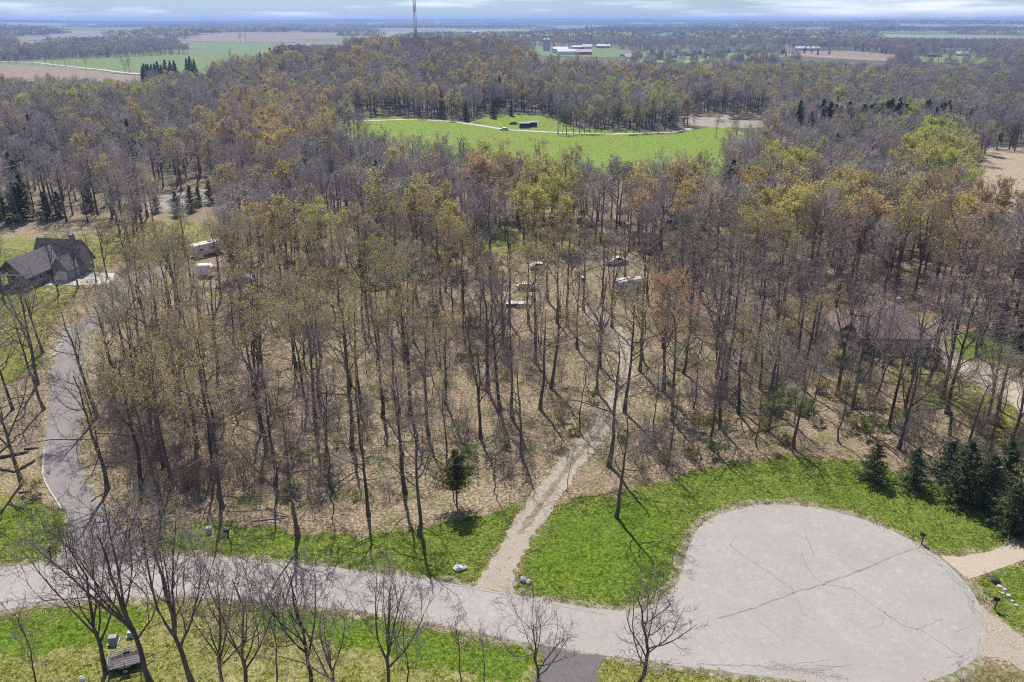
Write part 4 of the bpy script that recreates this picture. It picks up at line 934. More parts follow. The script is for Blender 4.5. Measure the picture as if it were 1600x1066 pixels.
M_BLADE = leafy('grass_blades', 'instancer', 'tint', .35, .2); M_DRYL = leafy('dry_leaves', 'instancer', 'tint', .15, .3)
nI = min(len(INS), 60000); INS = INS[rng.permutation(len(INS))[:nI]]
pal = np.array([(.12, .18, .014, 1), (.17, .235, .024, 1), (.21, .26, .035, 1), (.34, .32, .10, 1), (.085, .135, .01, 1)])
scatter('lawn_tufts', np.c_[INS, np.full(nI, .012)], rng.uniform(0, 6.28, nI), rng.uniform(.6, 1.3, nI), rng.integers(0, 3, nI), pal[rng.integers(0, 5, nI)], [flake_proto(i, 14, .16, .16, .10, M_BLADE) for i in range(3)], 'tufts of uneven spring grass on the lawns', 'grass')
nE = len(EDGE); isl = rng.random(nE) < .62
palE = np.array([(.42, .31, .19, 1), (.30, .20, .12, 1), (.52, .42, .28, 1), (.22, .14, .09, 1)])
scatter('fallen_leaves', np.c_[EDGE[isl], np.full(isl.sum(), .02)], rng.uniform(0, 6.28, isl.sum()), rng.uniform(.6, 1.4, isl.sum()), rng.integers(0, 2, isl.sum()), palE[rng.integers(0, 4, isl.sum())], [flake_proto(20 + i, 12, .22, .11, 0, M_DRYL) for i in range(2)], 'dry brown leaves blown across the lawn edges', 'leaves')
scatter('edge_tufts', np.c_[EDGE[~isl], np.full((~isl).sum(), .012)], rng.uniform(0, 6.28, (~isl).sum()), rng.uniform(.9, 1.7, (~isl).sum()), rng.integers(0, 2, (~isl).sum()), pal[rng.integers(0, 4, (~isl).sum())], [flake_proto(30 + i, 16, .2, .2, .14, M_BLADE) for i in range(2)], 'ragged grass tufts along the wood edge', 'grass')

# ------------------------------------------------------------------ haze
hz = MB().box((0, 7000, 27.5), (24000, 21000, 127)).build('haze', [], None); hz['kind'] = 'stuff'; tag(hz, 'pale blue spring haze over the far woods')
mh = bpy.data.materials.new('haze'); mh.use_nodes = True; th = mh.node_tree; th.nodes.clear()
vo = N(th, 'ShaderNodeOutputMaterial'); pv = N(th, 'ShaderNodeVolumePrincipled'); pv.inputs['Density'].default_value = HAZE_DENSITY; pv.inputs['Color'].default_value = HAZE_COLOR; pv.inputs['Anisotropy'].default_value = .3
th.links.new(pv.outputs[0], vo.inputs['Volume']); hz.data.materials.append(mh)

# ------------------------------------------------------------------ buildings
M_WALL = flat('stone_siding', (.27, .25, .235), .8, 0, .25, 2); M_DARKW = flat('dark_wood', (.07, .06, .05), .7); M_TRIM = flat('trim', (.62, .60, .56), .6)
M_GLASS = flat('window_glass', (.03, .04, .05), .12); M_ROOFG = flat('grey_shingles', (.15, .135, .14), .9, 0, .35, 1.6); M_ROOFB = flat('brown_shingles', (.27, .20, .185), .9, 0, .25, 1.6)
M_WHITE = flat('white_paint', (.74, .74, .72), .45); M_OFFW = flat('cream_paint', (.68, .65, .58), .6); M_RED = flat('red_paint', (.38, .05, .04), .6); M_BLK = flat('black_paint', (.02, .02, .022), .5)
M_GREY = flat('grey_paint', (.26, .27, .28), .55); M_RUB = flat('rubber', (.018, .018, .018), .8); M_STEEL = flat('steel', (.5, .51, .52), .4, .8); M_BLUEG = flat('blue_grey_siding', (.30, .36, .44), .7)
M_GREENB = flat('green_box', (.07, .14, .10), .5); M_SILV = flat('silver', (.55, .57, .6), .35, .5); M_TARP = flat('tarp', (.62, .64, .66), .6, 0, .3, 1.5); M_WOODP = flat('grey_plank', (.24, .20, .18), .85, 0, .35, 5)
M_STONE = flat('field_stone', (.50, .48, .44), .9, 0, .35, 3); M_LOG = flat('old_log', (.09, .075, .06), .95, 0, .4, 3); M_EARTH = flat('piled_earth', (.25, .15, .11), .95, 0, .4, 1)
def gable_roof(mb, x0, x1, y0, y1, z0, z1, over=.5, along='y', th=.22):
    """two sloping slabs; the ridge runs along the given axis"""
    if along == 'y':
        xm = (x0 + x1) / 2; k = (z1 - z0) / (xm - x0); zo = z0 - over * k
        mb.prism([(x0 - over, zo), (xm, z1), (xm, z1 + th), (x0 - over, zo + th)], y0 - over, y1 + over)
        mb.prism([(xm + .003, z1), (x1 + over, zo), (x1 + over, zo + th), (xm + .003, z1 + th)], y0 - over, y1 + over)
    else:
        ym = (y0 + y1) / 2; k = (z1 - z0) / (ym - y0); zo = z0 - over * k
        mb.prism([(y0 - over, zo), (ym, z1), (ym, z1 + th), (y0 - over, zo + th)], x0 - over, x1 + over, 'x')
        mb.prism([(ym + .003, z1), (y1 + over, zo), (y1 + over, zo + th), (ym + .003, z1 + th)], x0 - over, x1 + over, 'x')
    return mb
def gable_block(mb, x0, x1, y0, y1, zw, zr, along='y'):
    if along == 'y': mb.prism([(x0, -.5), (x1, -.5), (x1, zw), ((x0 + x1) / 2, zr - .03), (x0, zw)], y0, y1)
    else: mb.prism([(y0, -.5), (y1, -.5), (y1, zw), ((y0 + y1) / 2, zr - .03), (y0, zw)], x0, x1, 'x')
    return mb
def window(root, c, wd, hh, rz=0, name='window'):
    f = MB(); ca, sa = math.cos(rz), math.sin(rz)
    for s in (-1, 1):
        f.box((c[0] + ca * s * wd / 2, c[1] + sa * s * wd / 2, c[2]), (.1, .12, hh + .1), rz)
    for s in (-1, 1): f.box((c[0], c[1], c[2] + s * hh / 2), (wd - .1, .118, .1), rz)
    fo = f.build(name, M_TRIM, root); MB().box(c, (wd - .1, .05, hh - .1), rz).build('pane', M_GLASS, fo); return fo
# grey gabled house
hg = G(26, 450); hg.z = 0
e = empty('house', hg, R(-10), 'grey-shingled stone house with a front gable porch beside the asphalt driveway', 'house'); e.scale = (.74, .74, .84)
gable_block(MB(), -4.6, 4.6, 3.0, 13, 3.4, 7.2).build('wall', M_WALL, e)
gable_block(MB(), -4.5, 9.5, 13.2, 21, 3.4, 8.6, 'x').build('wall', M_WALL, e)
gable_block(MB(), 5.4, 10.6, 8.2, 13.1, 3.0, 5.9).build('wall', M_WALL, e)
gable_roof(MB(), -4.6, 4.6, -.8, 15.5, 3.4, 7.2, .7).build('roof', M_ROOFG, e)
rf = gable_roof(MB(), -4.5, 9.5, 13.2, 21, 3.4, 8.6, .6, 'x').build('roof', M_ROOFG, e)
MB().box((7, 17, 9.0), (1.0, 1.3, 2.4)).build('chimney', M_WALL, rf)
gable_roof(MB(), 5.4, 10.6, 8.2, 15, 3.0, 5.9, .4).build('roof', M_ROOFG, e)
for s in (-4.2, -1.5, 1.5, 4.2): MB().box((s, -.5, 1.6), (.34, .34, 3.5)).build('porch_post', M_WOODP, e)
MB().box((0, -.5, 3.50), (9.2, .30, .28)).build('beam', M_TRIM, e); MB().box((0, 1.2, .15), (9.4, 3.5, .3)).build('porch_floor', M_WOODP, e)
MB().box((0, -1.0, .95), (8.0, .06, .08)).box((0, -1.0, .5), (8.0, .05, .05)).build('railing', M_DARKW, e)
for x in (-2.8, 2.6): window(e, (x, 2.97, 1.7), 1.5, 1.3)
do = MB().box((0, 2.96, 1.15), (1.1, .08, 2.1)).build('door', M_DARKW, e); MB().box((.4, 2.90, 1.1), (.06, .08, .16)).build('handle', M_STEEL, do)
window(e, (0, 2.97, 5.0), 1.3, 1.0)
MB().box((8.0, 8.14, 1.3), (4.2, .1, 2.4)).build('garage_door', M_OFFW, e)
for y in (4.5, 7.5): window(e, (4.63, y, 1.8), 1.3, 1.2, math.pi / 2)
# brown hip-roofed house
hb = G(1404, 556); hb.z = 0
e = empty('house', hb, R(-4), 'brown hip-roofed house standing among bare trees above the turning circle', 'house'); e.scale = (.86, .86, .9)
MB().box((0, 8, 1.4), (13, 13, 3.2)).build('wall', M_WALL, e); MB().box((-8.4, 9, 1.3), (3.9, 8, 3.0)).build('wall', M_OFFW, e)
MB().add([(-7.3, .7, 2.9), (7.3, .7, 2.9), (7.3, 15.3, 2.9), (-7.3, 15.3, 2.9), (-1.6, 8, 7.4), (1.6, 8, 7.4), (-7.3, .7, 3.15), (7.3, .7, 3.15), (7.3, 15.3, 3.15), (-7.3, 15.3, 3.15)],
        [(3, 2, 1, 0), (0, 1, 7, 6), (1, 2, 8, 7), (2, 3, 9, 8), (3, 0, 6, 9), (6, 7, 5, 4), (7, 8, 5), (8, 9, 4, 5), (9, 6, 4)]).build('roof', M_ROOFB, e)
gable_roof(MB(), -10.4, -6.4, 5, 13, 2.85, 4.4, .4).build('roof', M_ROOFB, e)
for x in (-4.5, -1.5, 1.5, 4.5): window(e, (x, 1.47, 1.5), 1.4, 1.2)
window(e, (6.53, 6, 1.5), 1.3, 1.2, math.pi / 2)
MB().box((3, 12, 6.2), (1.0, .8, 2.6)).build('chimney', M_WALL, e)
def wheel(root, c, r=.34, wd=.22, rim=True):
    t = MB().tube((c[0] - wd / 2, c[1], c[2]), (c[0] + wd / 2, c[1], c[2]), r, n=16).build('wheel', M_RUB, root)
    if rim:
        s = 1 if c[0] > 0 else -1
        MB().tube((c[0], c[1], c[2]), (c[0] + s * (wd / 2 + .015), c[1], c[2]), r * .58, n=12).build('rim', M_STEEL, t)
def box_trailer(name, u, v, rz, size, m, label, cat, extras=True):
    """a trailer or camper: body with rounded front, roof, door, windows, vents, wheels, tongue"""
    g = G(u, v); l, wd, hh = size; e = empty(name, (g.x, g.y, .0), rz, label, cat)
    prof = [(-l / 2, .6), (l / 2 - .4, .6), (l / 2, 1.1), (l / 2 - .1, hh - .5), (l / 2 - .6, hh), (-l / 2 + .15, hh), (-l / 2, hh - .2)]
    MB().prism([(a, z) for a, z in prof], -wd / 2, wd / 2, 'x').build('body', m, e, bevel=.06)
    ro = MB().box((0, -.1, hh + .035), (wd - .1, l - 1.0, .06)).build('roof', M_WHITE, e)
    if extras:
        MB().box((0, l * .12, hh + .2), (.7, .9, .26)).build('vent', M_GREY, ro); MB().box((0, -l * .25, hh + .13), (.4, .4, .12)).build('vent', M_WHITE, ro)
        for s in (-1, 1):
            for yy in (-l * .3, l * .05): window(e, (s * (wd / 2 + .02), yy, hh * .62), 1.0, .55, math.pi / 2)
        MB().box((wd / 2 + .02, l * .24, hh * .48), (.05, .7, 1.8)).build('door', M_GREY, e); MB().box((wd / 2 + .012, 0, 1.05), (.02, l - .6, .22)).build('stripe', M_BLUEG, e)
    else: MB().box((0, -l / 2 - .03, hh * .55), (wd - .3, .05, hh - 1.0)).build('door', M_OFFW, e)
    for s in (-1, 1):
        for yy in (-.75, .15): wheel(e, (s * (wd / 2 - .12), yy, .36))
    MB().tube((-.5, l / 2 - .3, .55), (0, l / 2 + 1.2, .5), .05).tube((.5, l / 2 - .3, .55), (0, l / 2 + 1.2, .5), .05).build('tongue', M_BLK, e)
    return e
box_trailer('travel_trailer', 325, 398, R(-38), (7.6, 2.5, 3.0), M_OFFW, 'white-roofed travel trailer parked on the lawn east of the grey house', 'travel trailer')
box_trailer('cargo_trailer', 322, 432, R(-82), (3.6, 2.0, 2.7), M_WHITE, 'short white box cargo trailer just in front of the travel trailer', 'cargo trailer', False)
box_trailer('camper', 983, 455, R(-60), (6.2, 2.4, 2.7), M_TARP, 'silver-grey tarp-covered camper among trees by the upper gravel track', 'camper')
def car(name, u, v, rz, m, label, cat, kind='car', grp=None):
    g = G(u, v); e = empty(name, (g.x, g.y, float(height(g.x, g.y))), rz, label, cat, grp)
    if kind == 'car':
        body = [(-2.25, .35), (2.2, .35), (2.3, .62), (2.15, .85), (1.2, .98), (.55, 1.42), (-1.1, 1.46), (-1.9, 1.02), (-2.3, .95)]
        cab = [(1.05, .97), (.5, 1.36), (-1.05, 1.40), (-1.7, 1.03)]
    else:
        body = [(-2.7, .45), (2.6, .45), (2.7, .9), (2.55, 1.1), (1.4, 1.2), (.8, 1.75), (-.5, 1.78), (-.75, 1.2), (-2.7, 1.2)]
        cab = [(1.25, 1.19), (.76, 1.69), (-.45, 1.72), (-.6, 1.22)]
    MB().prism(body, -.86, .86, 'x').build('body', m, e, bevel=.07)
    w_ = MB().prism(cab, -.875, .875, 'x').build('side_window', M_GLASS, e)
    a, b = (body[4], body[5]); MB().add([(-.7, a[0] + .0, a[1] + .04), (.7, a[0], a[1] + .04), (.62, b[0] + .03, b[1] - .01), (-.62, b[0] + .03, b[1] - .01)], [(0, 1, 2, 3)]).build('windscreen', M_GLASS, e)
    for s in (-1, 1):
        for yy in (-1.4, 1.4): wheel(e, (s * .8, yy, .34))
        MB().box((s * .6, body[2][0] - .02, body[2][1] + .08), (.34, .1, .16)).build('headlight', M_TRIM, e)
    if kind == 'pickup': MB().box((0, -1.75, 1.19), (1.4, 1.6, .04)).build('cargo_bed', M_BLK, e)
    return e
car('pickup_truck', 372, 404, R(-48), M_WHITE, 'white pickup truck half hidden by trunks right of the travel trailer', 'pickup truck', 'pickup')
car('parked_car', 398, 424, R(-80), M_WHITE, 'small white car under ochre oaks east of the cargo trailer', 'car')
car('parked_car', 386, 440, R(70), M_BLUEG, 'blue-grey car in the wood below the small white car', 'car')
car('parked_car', 843, 420, R(-75), M_WHITE, 'white car under orange-budding oaks behind the scrap heap', 'car')
car('pickup_truck', 963, 413, R(-70), M_WHITE, 'white pickup truck behind the tarp-covered camper', 'pickup truck', 'pickup')
car('parked_car', 825, 452, R(-100), M_SILV, 'silver car with its bonnet up just behind the flatbed trailer', 'car')
car('parked_car', 788, 204, R(80), M_SILV, 'pale silver car on the meadow beside the farm lane', 'car')
car('parked_car', 802, 195, R(60), M_BLK, 'black car on the meadow above the farm lane', 'car')
# flatbed trailer
g = G(810, 478); e = empty('flatbed_trailer', (g.x, g.y, 0), R(88), 'long low flatbed trailer with a pale deck in the wood clearing', 'trailer')
MB().box((0, 0, .62), (2.1, 5.0, .12)).build('frame', M_BLK, e)
for i in range(9): MB().box((-.93 + i * .2325, 0, .70), (.215, 4.9, .045)).build('plank', M_TRIM, e)
for s in (-1, 1):
    for yy in (-.6, .2): wheel(e, (s * 1.16, yy, .34))
    MB().box((s * 1.17, -.2, .74), (.28, 1.8, .05)).build('fender', M_BLK, e)
MB().tube((0, 2.4, .6), (0, 3.8, .5), .06).build('tongue', M_BLK, e)
# drums and scrap
g = G(911, 440); e = empty('drum', (g.x, g.y, 0), 0, 'blue and white drum beside the twin trunks in the clearing', 'drum')
MB().tube((0, 0, 0), (0, 0, .95), .42, n=16).build('body', flat('blue_plastic', (.08, .14, .30), .5), e); MB().tube((0, 0, .95), (0, 0, 1.02), .44, n=16).build('lid', M_WHITE, e)
# open utility trailer by the lower wood
g = G(198, 1040); e = empty('utility_trailer', (g.x, g.y, 0), R(-68), 'black open-sided utility trailer with a plank floor parked on dry grass', 'trailer')
MB().box((0, 0, .55), (1.66, 2.5, .08)).build('frame', M_BLK, e)
for i in range(7): MB().box((-.69 + i * .23, 0, .612), (.205, 2.44, .04)).build('plank', flat('dark_plank', (.13, .11, .115), .85, 0, .4, 4), e)
for z in (.80, 1.0, 1.2):
    for s in (-1, 1):
        MB().box((s * .85, 0, z), (.05, 2.56, .05)).build('rail', M_GREY, e); MB().box((0, s * 1.26, z), (1.64, .05, .05)).build('rail', M_GREY, e)
for x, y in ((-.85, -1.26), (.85, -1.26), (-.85, 1.26), (.85, 1.26), (-.85, 0), (.85, 0)): MB().box((x * 1.045, y * 1.03, .88), (.06, .06, .72)).build('post', M_GREY, e)
for s in (-1, 1): wheel(e, (s * 1.02, 0, .33), .33, .2); MB().box((s * 1.03, 0, .72), (.24, .9, .04)).build('fender', M_BLK, e)
MB().tube((-.4, 1.2, .52), (0, 2.3, .45), .04).tube((.4, 1.2, .52), (0, 2.3, .45), .04).build('tongue', M_BLK, e)
# cabinets and mailboxes
def cabinet(u, v, m, label, s=1.0):
    s *= .72
    g = G(u, v); e = empty('utility_box', (g.x, g.y, 0), R(8), label, 'utility box')
    MB().prism([(-.42 * s, .06), (.42 * s, .06), (.42 * s, .80 * s), (.30 * s, .95 * s), (-.42 * s, .95 * s)], -.45 * s, .45 * s, 'x').build('cabinet', m, e, bevel=.03)
    MB().box((0, 0, .04), (1.15 * s, 1.1 * s, .12)).build('pad', M_CONC, e); MB().box((.02, -.44 * s, .5 * s), (.7 * s, .03, .7 * s)).build('door', m, e)
cabinet(327, 832, M_GREY, 'grey utility box at the wood edge left of the green one')
cabinet(354, 834, M_GREENB, 'green utility box at the wood edge beside the grey one')
cabinet(178, 1004, M_GREY, 'grey-white utility box behind the open utility trailer', 1.1)
cabinet(205, 994, flat('pale_green_paint', (.35, .48, .42), .5), 'pale green-capped utility box beside the forked trunk', .8)
def mailbox(u, v, rz, label):
    g = G(u, v); e = empty('mailbox', (g.x, g.y, 0), rz, label, 'mailbox')
    MB().box((0, 0, .55), (.11, .11, 1.15)).box((0, .12, .95), (.09, .5, .09)).build('post', M_DARKW, e)
    b = MB().prism([(-.13, 1.12), (.13, 1.12), (.13, 1.26), (.09, 1.35), (0, 1.39), (-.09, 1.35), (-.13, 1.26)], -.22, .32).build('box', M_BLK, e)
    MB().box((.145, .1, 1.30), (.02, .04, .18)).build('flag', M_RED, b)
mailbox(1440, 850, R(40), 'black mailbox on the grass edge north-east of the turning circle')
mailbox(1554, 952, R(70), 'black mailbox with a red flag beside the gravel driveway')
mailbox(80, 872, R(180), 'dark mailbox at the corner of the asphalt driveway and road')
def rock(name, u, v, r, m, label, cat, squash=.6, seed=0):
    g = G(u, v); rr = random.Random(seed); bm = MB(); n = 9
    vs = []; fs = []
    for j in range(5):
        a = -1.2 + j * .62
        for i in range(n):
            b = 6.283 * i / n; k = r * rr.uniform(.82, 1.12); vs.append((k * math.cos(a) * math.cos(b), k * math.cos(a) * math.sin(b) * .8, r * squash * (math.sin(a) + .55) * rr.uniform(.9, 1.1)))
    for j in range(4):
        for i in range(n): fs.append((j * n + i, j * n + (i + 1) % n, (j + 1) * n + (i + 1) % n, (j + 1) * n + i))
    fs += [tuple(range(4 * n, 5 * n)), tuple(range(n - 1, -1, -1))]
    o = bm.add(vs, fs).build(name, m); o.location = (g.x, g.y, 0); o.rotation_euler = (0, 0, rr.uniform(0, 3)); return tag(o, label, cat)
rock('boulder', 716, 890, .55, flat('white_rock', (.66, .65, .62), .9, 0, .2), 'white rock on the grass left of the gravel track mouth', 'rock', .6, 1)
rock('boulder', 726, 889, .32, M_STONE, 'small tan rock touching the white rock left of the track', 'rock', .6, 2)
rock('boulder', 818, 908, .45, flat('grey_rock', (.35, .37, .42), .9, 0, .3), 'blue-grey rock on the grass right of the track mouth', 'rock', .7, 3)
rock('boulder', 826, 911, .38, flat('pink_rock', (.52, .42, .40), .9, 0, .2), 'pinkish rock beside the blue-grey one at the track mouth', 'rock', .6, 4)
rock('boulder', 1556, 910, .55, flat('dark_rock', (.06, .06, .065), .9), 'dark rock on the lawn east of the turning circle', 'rock', .6, 5)
for i, (u, v, r_) in enumerate([(1562, 918, .3), (1570, 922, .24), (1567, 928, .22), (1576, 932, .3), (1582, 940, .2), (1588, 947, .24)]):
    tag(rock('stone', u, v, r_, M_STONE, 'tan garden stone, %s in the short row below the dark rock' % ['first', 'second', 'third', 'fourth', 'fifth', 'last'][i], 'stone', .5, 20 + i), group='garden stones by the dark rock')
for i in range(11):
    f_ = i / 10; tag(rock('stone', 84 + 16 * f_ ** .7 + rnd.uniform(-1, 1), 556 - 30 * f_, rnd.uniform(.3, .5), flat('white_rock', (.66, .65, .62)), 'white edging stone, %s from the near end along the upper driveway bend' % ['first', 'second', 'third', 'fourth', 'fifth', 'sixth', 'seventh', 'eighth', 'ninth', 'tenth', 'eleventh'][i], 'stone', .6, 40 + i), group='white stones edging the driveway')
rock('white_bucket', 128, 1064, .28, M_WHITE, 'white tub on dry grass at the lower frame edge', 'tub', 1.2, 9)
def log(u, v, l, r, ang, label, k):
    l *= .8; r *= .7
    g = G(u, v); rr = random.Random(k); d = Vector((math.cos(ang), math.sin(ang), 0)); m = MB(); pts_ = [d * (l * (j / 4 - .5)) + Vector((rr.uniform(-.1, .1), rr.uniform(-.1, .1), r * .9)) for j in range(5)]
    for j in range(4): m.tube(pts_[j], pts_[j + 1], r * (1 - .1 * j), r * (1 - .1 * (j + 1)), 9)
    m.tube(pts_[2], pts_[2] + Vector((-d.y, d.x, .4)) * l * .25, r * .35, r * .12, 6)
    o = m.build('fallen_log', M_LOG if k < 7 else flat('bleached_log', (.38, .35, .31), .9, 0, .3)); o.location = (g.x, g.y, 0); tag(o, label, 'log')
for k, (u, v, l, r_, a, lb) in enumerate([(22, 712, 4.2, .3, .5, 'thick dark log on leaf litter west of the driveway bend'), (42, 728, 3.2, .26, 1.2, 'dark log lying across the others west of the driveway'), (12, 736, 3.0, .22, -.3, 'shorter dark log closest to the corner lawn'), (50, 702, 2.2, .2, .2, 'short dark log nearest the asphalt driveway'), (40, 770, 1.6, .2, .1, 'stubby log at the corner lawn edge'), (8, 700, 3.4, .2, 1.6, 'slender dark log behind the thick one'), (152, 778, 2.4, .12, 1.2, 'thin dark log beside the driveway bend'), (420, 812, 4.6, .13, .15, 'long bleached branch at the wood edge by the green box'), (438, 806, 3.4, .10, -.2, 'short bleached branch behind the long one'), (985, 470, 3.0, .16, .4, 'pale log beside the tarp-covered camper')]):
    log(u, v, l, r_, a, lb, k)
# kerb on the outer side of the driveway bend
kp = [G(u, v) for u, v in [(70, 700), (68, 720), (67, 742), (72, 756), (79, 769), (89, 784), (97, 797)]]
kb = MB()
for a, b in zip(kp, kp[1:]):
    d = (b - a); kb.box(((a.x + b.x) / 2, (a.y + b.y) / 2, .05), (d.length + .05, .16, .16), math.atan2(d.y, d.x))
tag(kb.build('kerb', M_CONC), kind='structure')
# meadow sheds
for i, (u, v, wd, lb) in enumerate([(820, 201, 5.2, 'black open-fronted shed on the meadow beside the black car'), (833, 199, 4.0, 'smaller black shed standing behind the larger meadow shed')]):
    g = G(u, v); e = empty('shed', (g.x, g.y, float(height(g.x, g.y))), R(4), lb, 'shed')
    m = MB(); m.box((-wd / 2, 1.5, 1.1), (.12, 3.2, 2.3)).box((wd / 2, 1.5, 1.1), (.12, 3.2, 2.3)).box((0, 3.1, 1.1), (wd - .13, .12, 2.3)).build('wall', M_BLK, e)
    MB().prism([(-.3, 2.35), (3.5, 2.7), (3.5, 2.85), (-.3, 2.5)], -wd / 2 - .2, wd / 2 + .2, 'x').build('roof', M_GREY, e); MB().box((0, -.02, .45), (wd - .13, .1, .9)).build('gate', M_DARKW, e)
# earth and brush heaps in the yard
def heap(u, v, r, hh, m, label, k):
    g = G(u, v); rr = random.Random(k); mb = MB(); n = 22; vs = []; fs = []
    for j in range(6):
        f_ = 1 - j / 6
        for i in range(n): b = 6.283 * i / n; q = r * f_ * rr.uniform(.8, 1.15); vs.append((q * math.cos(b) * 1.5, q * math.sin(b), hh * (j / 6) ** .8 * rr.uniform(.8, 1.1)))
    vs.append((0, 0, hh))
    for j in range(5):
        for i in range(n): fs.append((j * n + i, j * n + (i + 1) % n, (j + 1) * n + (i + 1) % n, (j + 1) * n + i))
    for i in range(n): fs.append((5 * n + i, 5 * n + (i + 1) % n, 6 * n))
    o = mb.add(vs, fs).build('earth_pile', m); o.location = (g.x, g.y, float(height(g.x, g.y)) - .1); tag(o, label, 'pile')
heap(1102, 182, 7.5, 2.6, M_EARTH, 'reddish earth pile at the back of the dirt yard', 1); heap(1167, 187, 7.5, 2.6, flat('brush_heap', (.10, .065, .055), .95, 0, .4, 1), 'dark brown heap of brush on the dirt yard', 2)
heap(1080, 187, 5, 1.3, M_YARD, 'low pale earth pile at the left of the dirt yard', 3); heap(1135, 190, 5.5, 1.2, M_YARD, 'low pale earth pile between the two taller heaps', 4)
# farm, village and far houses
def far_house(u, v, l, wd, zw, zr, rz, mw, mr, label, name='far_house', cat='house', grp=None, win=3, silo=False):
    g = G(u, v); e = empty(name, (g.x, g.y, float(height(g.x, g.y)) - .3), rz, label, cat, grp)
    gable_block(MB(), -l / 2, l / 2, 0, wd, zw, zr, 'x').build('wall', mw, e); gable_roof(MB(), -l / 2, l / 2, 0, wd, zw, zr, .5, 'x').build('roof', mr, e)
    for i in range(win):
        x = -l / 2 + l * (i + .5) / win; MB().box((x, -.06, zw * .55), (1.3, .1, 1.4)).build('window', M_GLASS, e)
    return e
M_RW = flat('white_metal_roof', (.66, .66, .66), .4); M_PINK = flat('faded_red_roof', (.45, .25, .24), .6); M_ROOFBL = flat('slate_roof', (.14, .17, .22), .8)
for (u, v, l, wd, zw, zr, rz, mw, mr, lb) in [
    (876, 81, 26, 14, 5, 8, 4, M_RED, M_RW, 'red barn with a white roof left of the long farm shed'), (888, 86, 34, 18, 5.5, 9, 12, M_WHITE, M_RW, 'long white farm shed with a pale metal roof, closest of the farm'),
    (912, 86, 26, 14, 5, 8.5, -6, M_RED, M_PINK, 'red barn adjoining the long white farm shed'), (903, 77, 22, 10, 4, 6.5, 0, M_RED, M_RW, 'low red shed at the back of the farm'), (917, 77, 18, 12, 5, 9, 0, M_WHITE, M_RW, 'white gabled barn at the back of the farm'),
    (943, 76, 26, 12, 5, 8, 0, M_BLUEG, M_RW, 'pale-roofed shed right of the farm by dark trees'), (868, 84, 8, 7, 4, 6, 20, M_WHITE, M_ROOFBL, 'small white farmhouse below the silos')]:
    far_house(u, v, l, wd, zw, zr, R(rz), mw, mr, lb, 'barn', 'barn', 'farm buildings', 4)
for u, lb in ((851, 'left one of two dark silos with white domes at the farm'), (857, 'right one of two dark silos with white domes at the farm')):
    g = G(u, 80); e = empty('silo', (g.x, g.y, float(height(g.x, g.y))), 0, lb, 'silo', 'farm silos')
    MB().tube((0, 0, -1), (0, 0, 19), 3.2, n=20).build('wall', M_BLUEG, e); MB().dome((0, 0, 19), 3.35, 2.6).build('dome', M_WHITE, e)
HS = [(985, 93, 15, 9, 3, M_WHITE, M_RW), (997, 92, 13, 9, 3, M_OFFW, M_ROOFG), (1050, 91, 16, 10, 3, M_GREY, M_ROOFBL), (1063, 88, 14, 9, -20, M_WHITE, M_ROOFG), (1078, 88, 15, 10, 3, M_BLUEG, M_ROOFBL), (1090, 86, 14, 9, 3, M_WHITE, M_ROOFG),
      (1110, 88, 15, 9, 10, M_BLUEG, M_GREY), (1124, 84, 16, 10, -24, M_BLUEG, M_ROOFBL), (1137, 83, 14, 9, 4, M_GREY, M_ROOFBL), (1152, 82, 12, 8, 4, M_OFFW, M_ROOFB), (1168, 85, 15, 9, 3, M_OFFW, M_ROOFG), (1181, 82, 14, 9, -15, M_BLUEG, M_ROOFBL),
      (1195, 84, 13, 9, 3, M_GREY, M_ROOFBL), (1207, 82, 13, 9, 4, M_BLUEG, M_ROOFG), (1222, 84, 12, 9, 4, M_OFFW, M_ROOFB), (1459, 90, 15, 9, -20, M_DARKW, M_ROOFBL), (1503, 88, 20, 10, 2, M_OFFW, M_RW), (1571, 99, 18, 10, 4, M_OFFW, M_ROOFBL), (1593, 97, 14, 9, 4, M_WHITE, M_ROOFG)]
HOUSES = []
for (u, v, l, wd, rz, mw, mr) in HS:
    g = G(u, v); nm = {M_WHITE: 'white', M_OFFW: 'cream', M_GREY: 'grey', M_BLUEG: 'blue-grey', M_DARKW: 'dark brown'}[mw]
    HOUSES.append([far_house(u, v, l, wd, 4, 7.5, R(rz), mw, mr, None, 'far_house', 'house', 'houses of the far village', 3), nm, g.x, g.y])
far_house(1262, 80, 44, 14, 5, 8.5, R(2), M_OFFW, M_RW, 'long barn with a bright white roof at the end of the far village', 'barn', 'barn', None, 5)
far_house(742, 53, 30, 14, 5, 8, R(2), M_WHITE, M_RW, 'tiny white building among blue woods at the left of the far farm', 'barn', 'barn', None, 3)
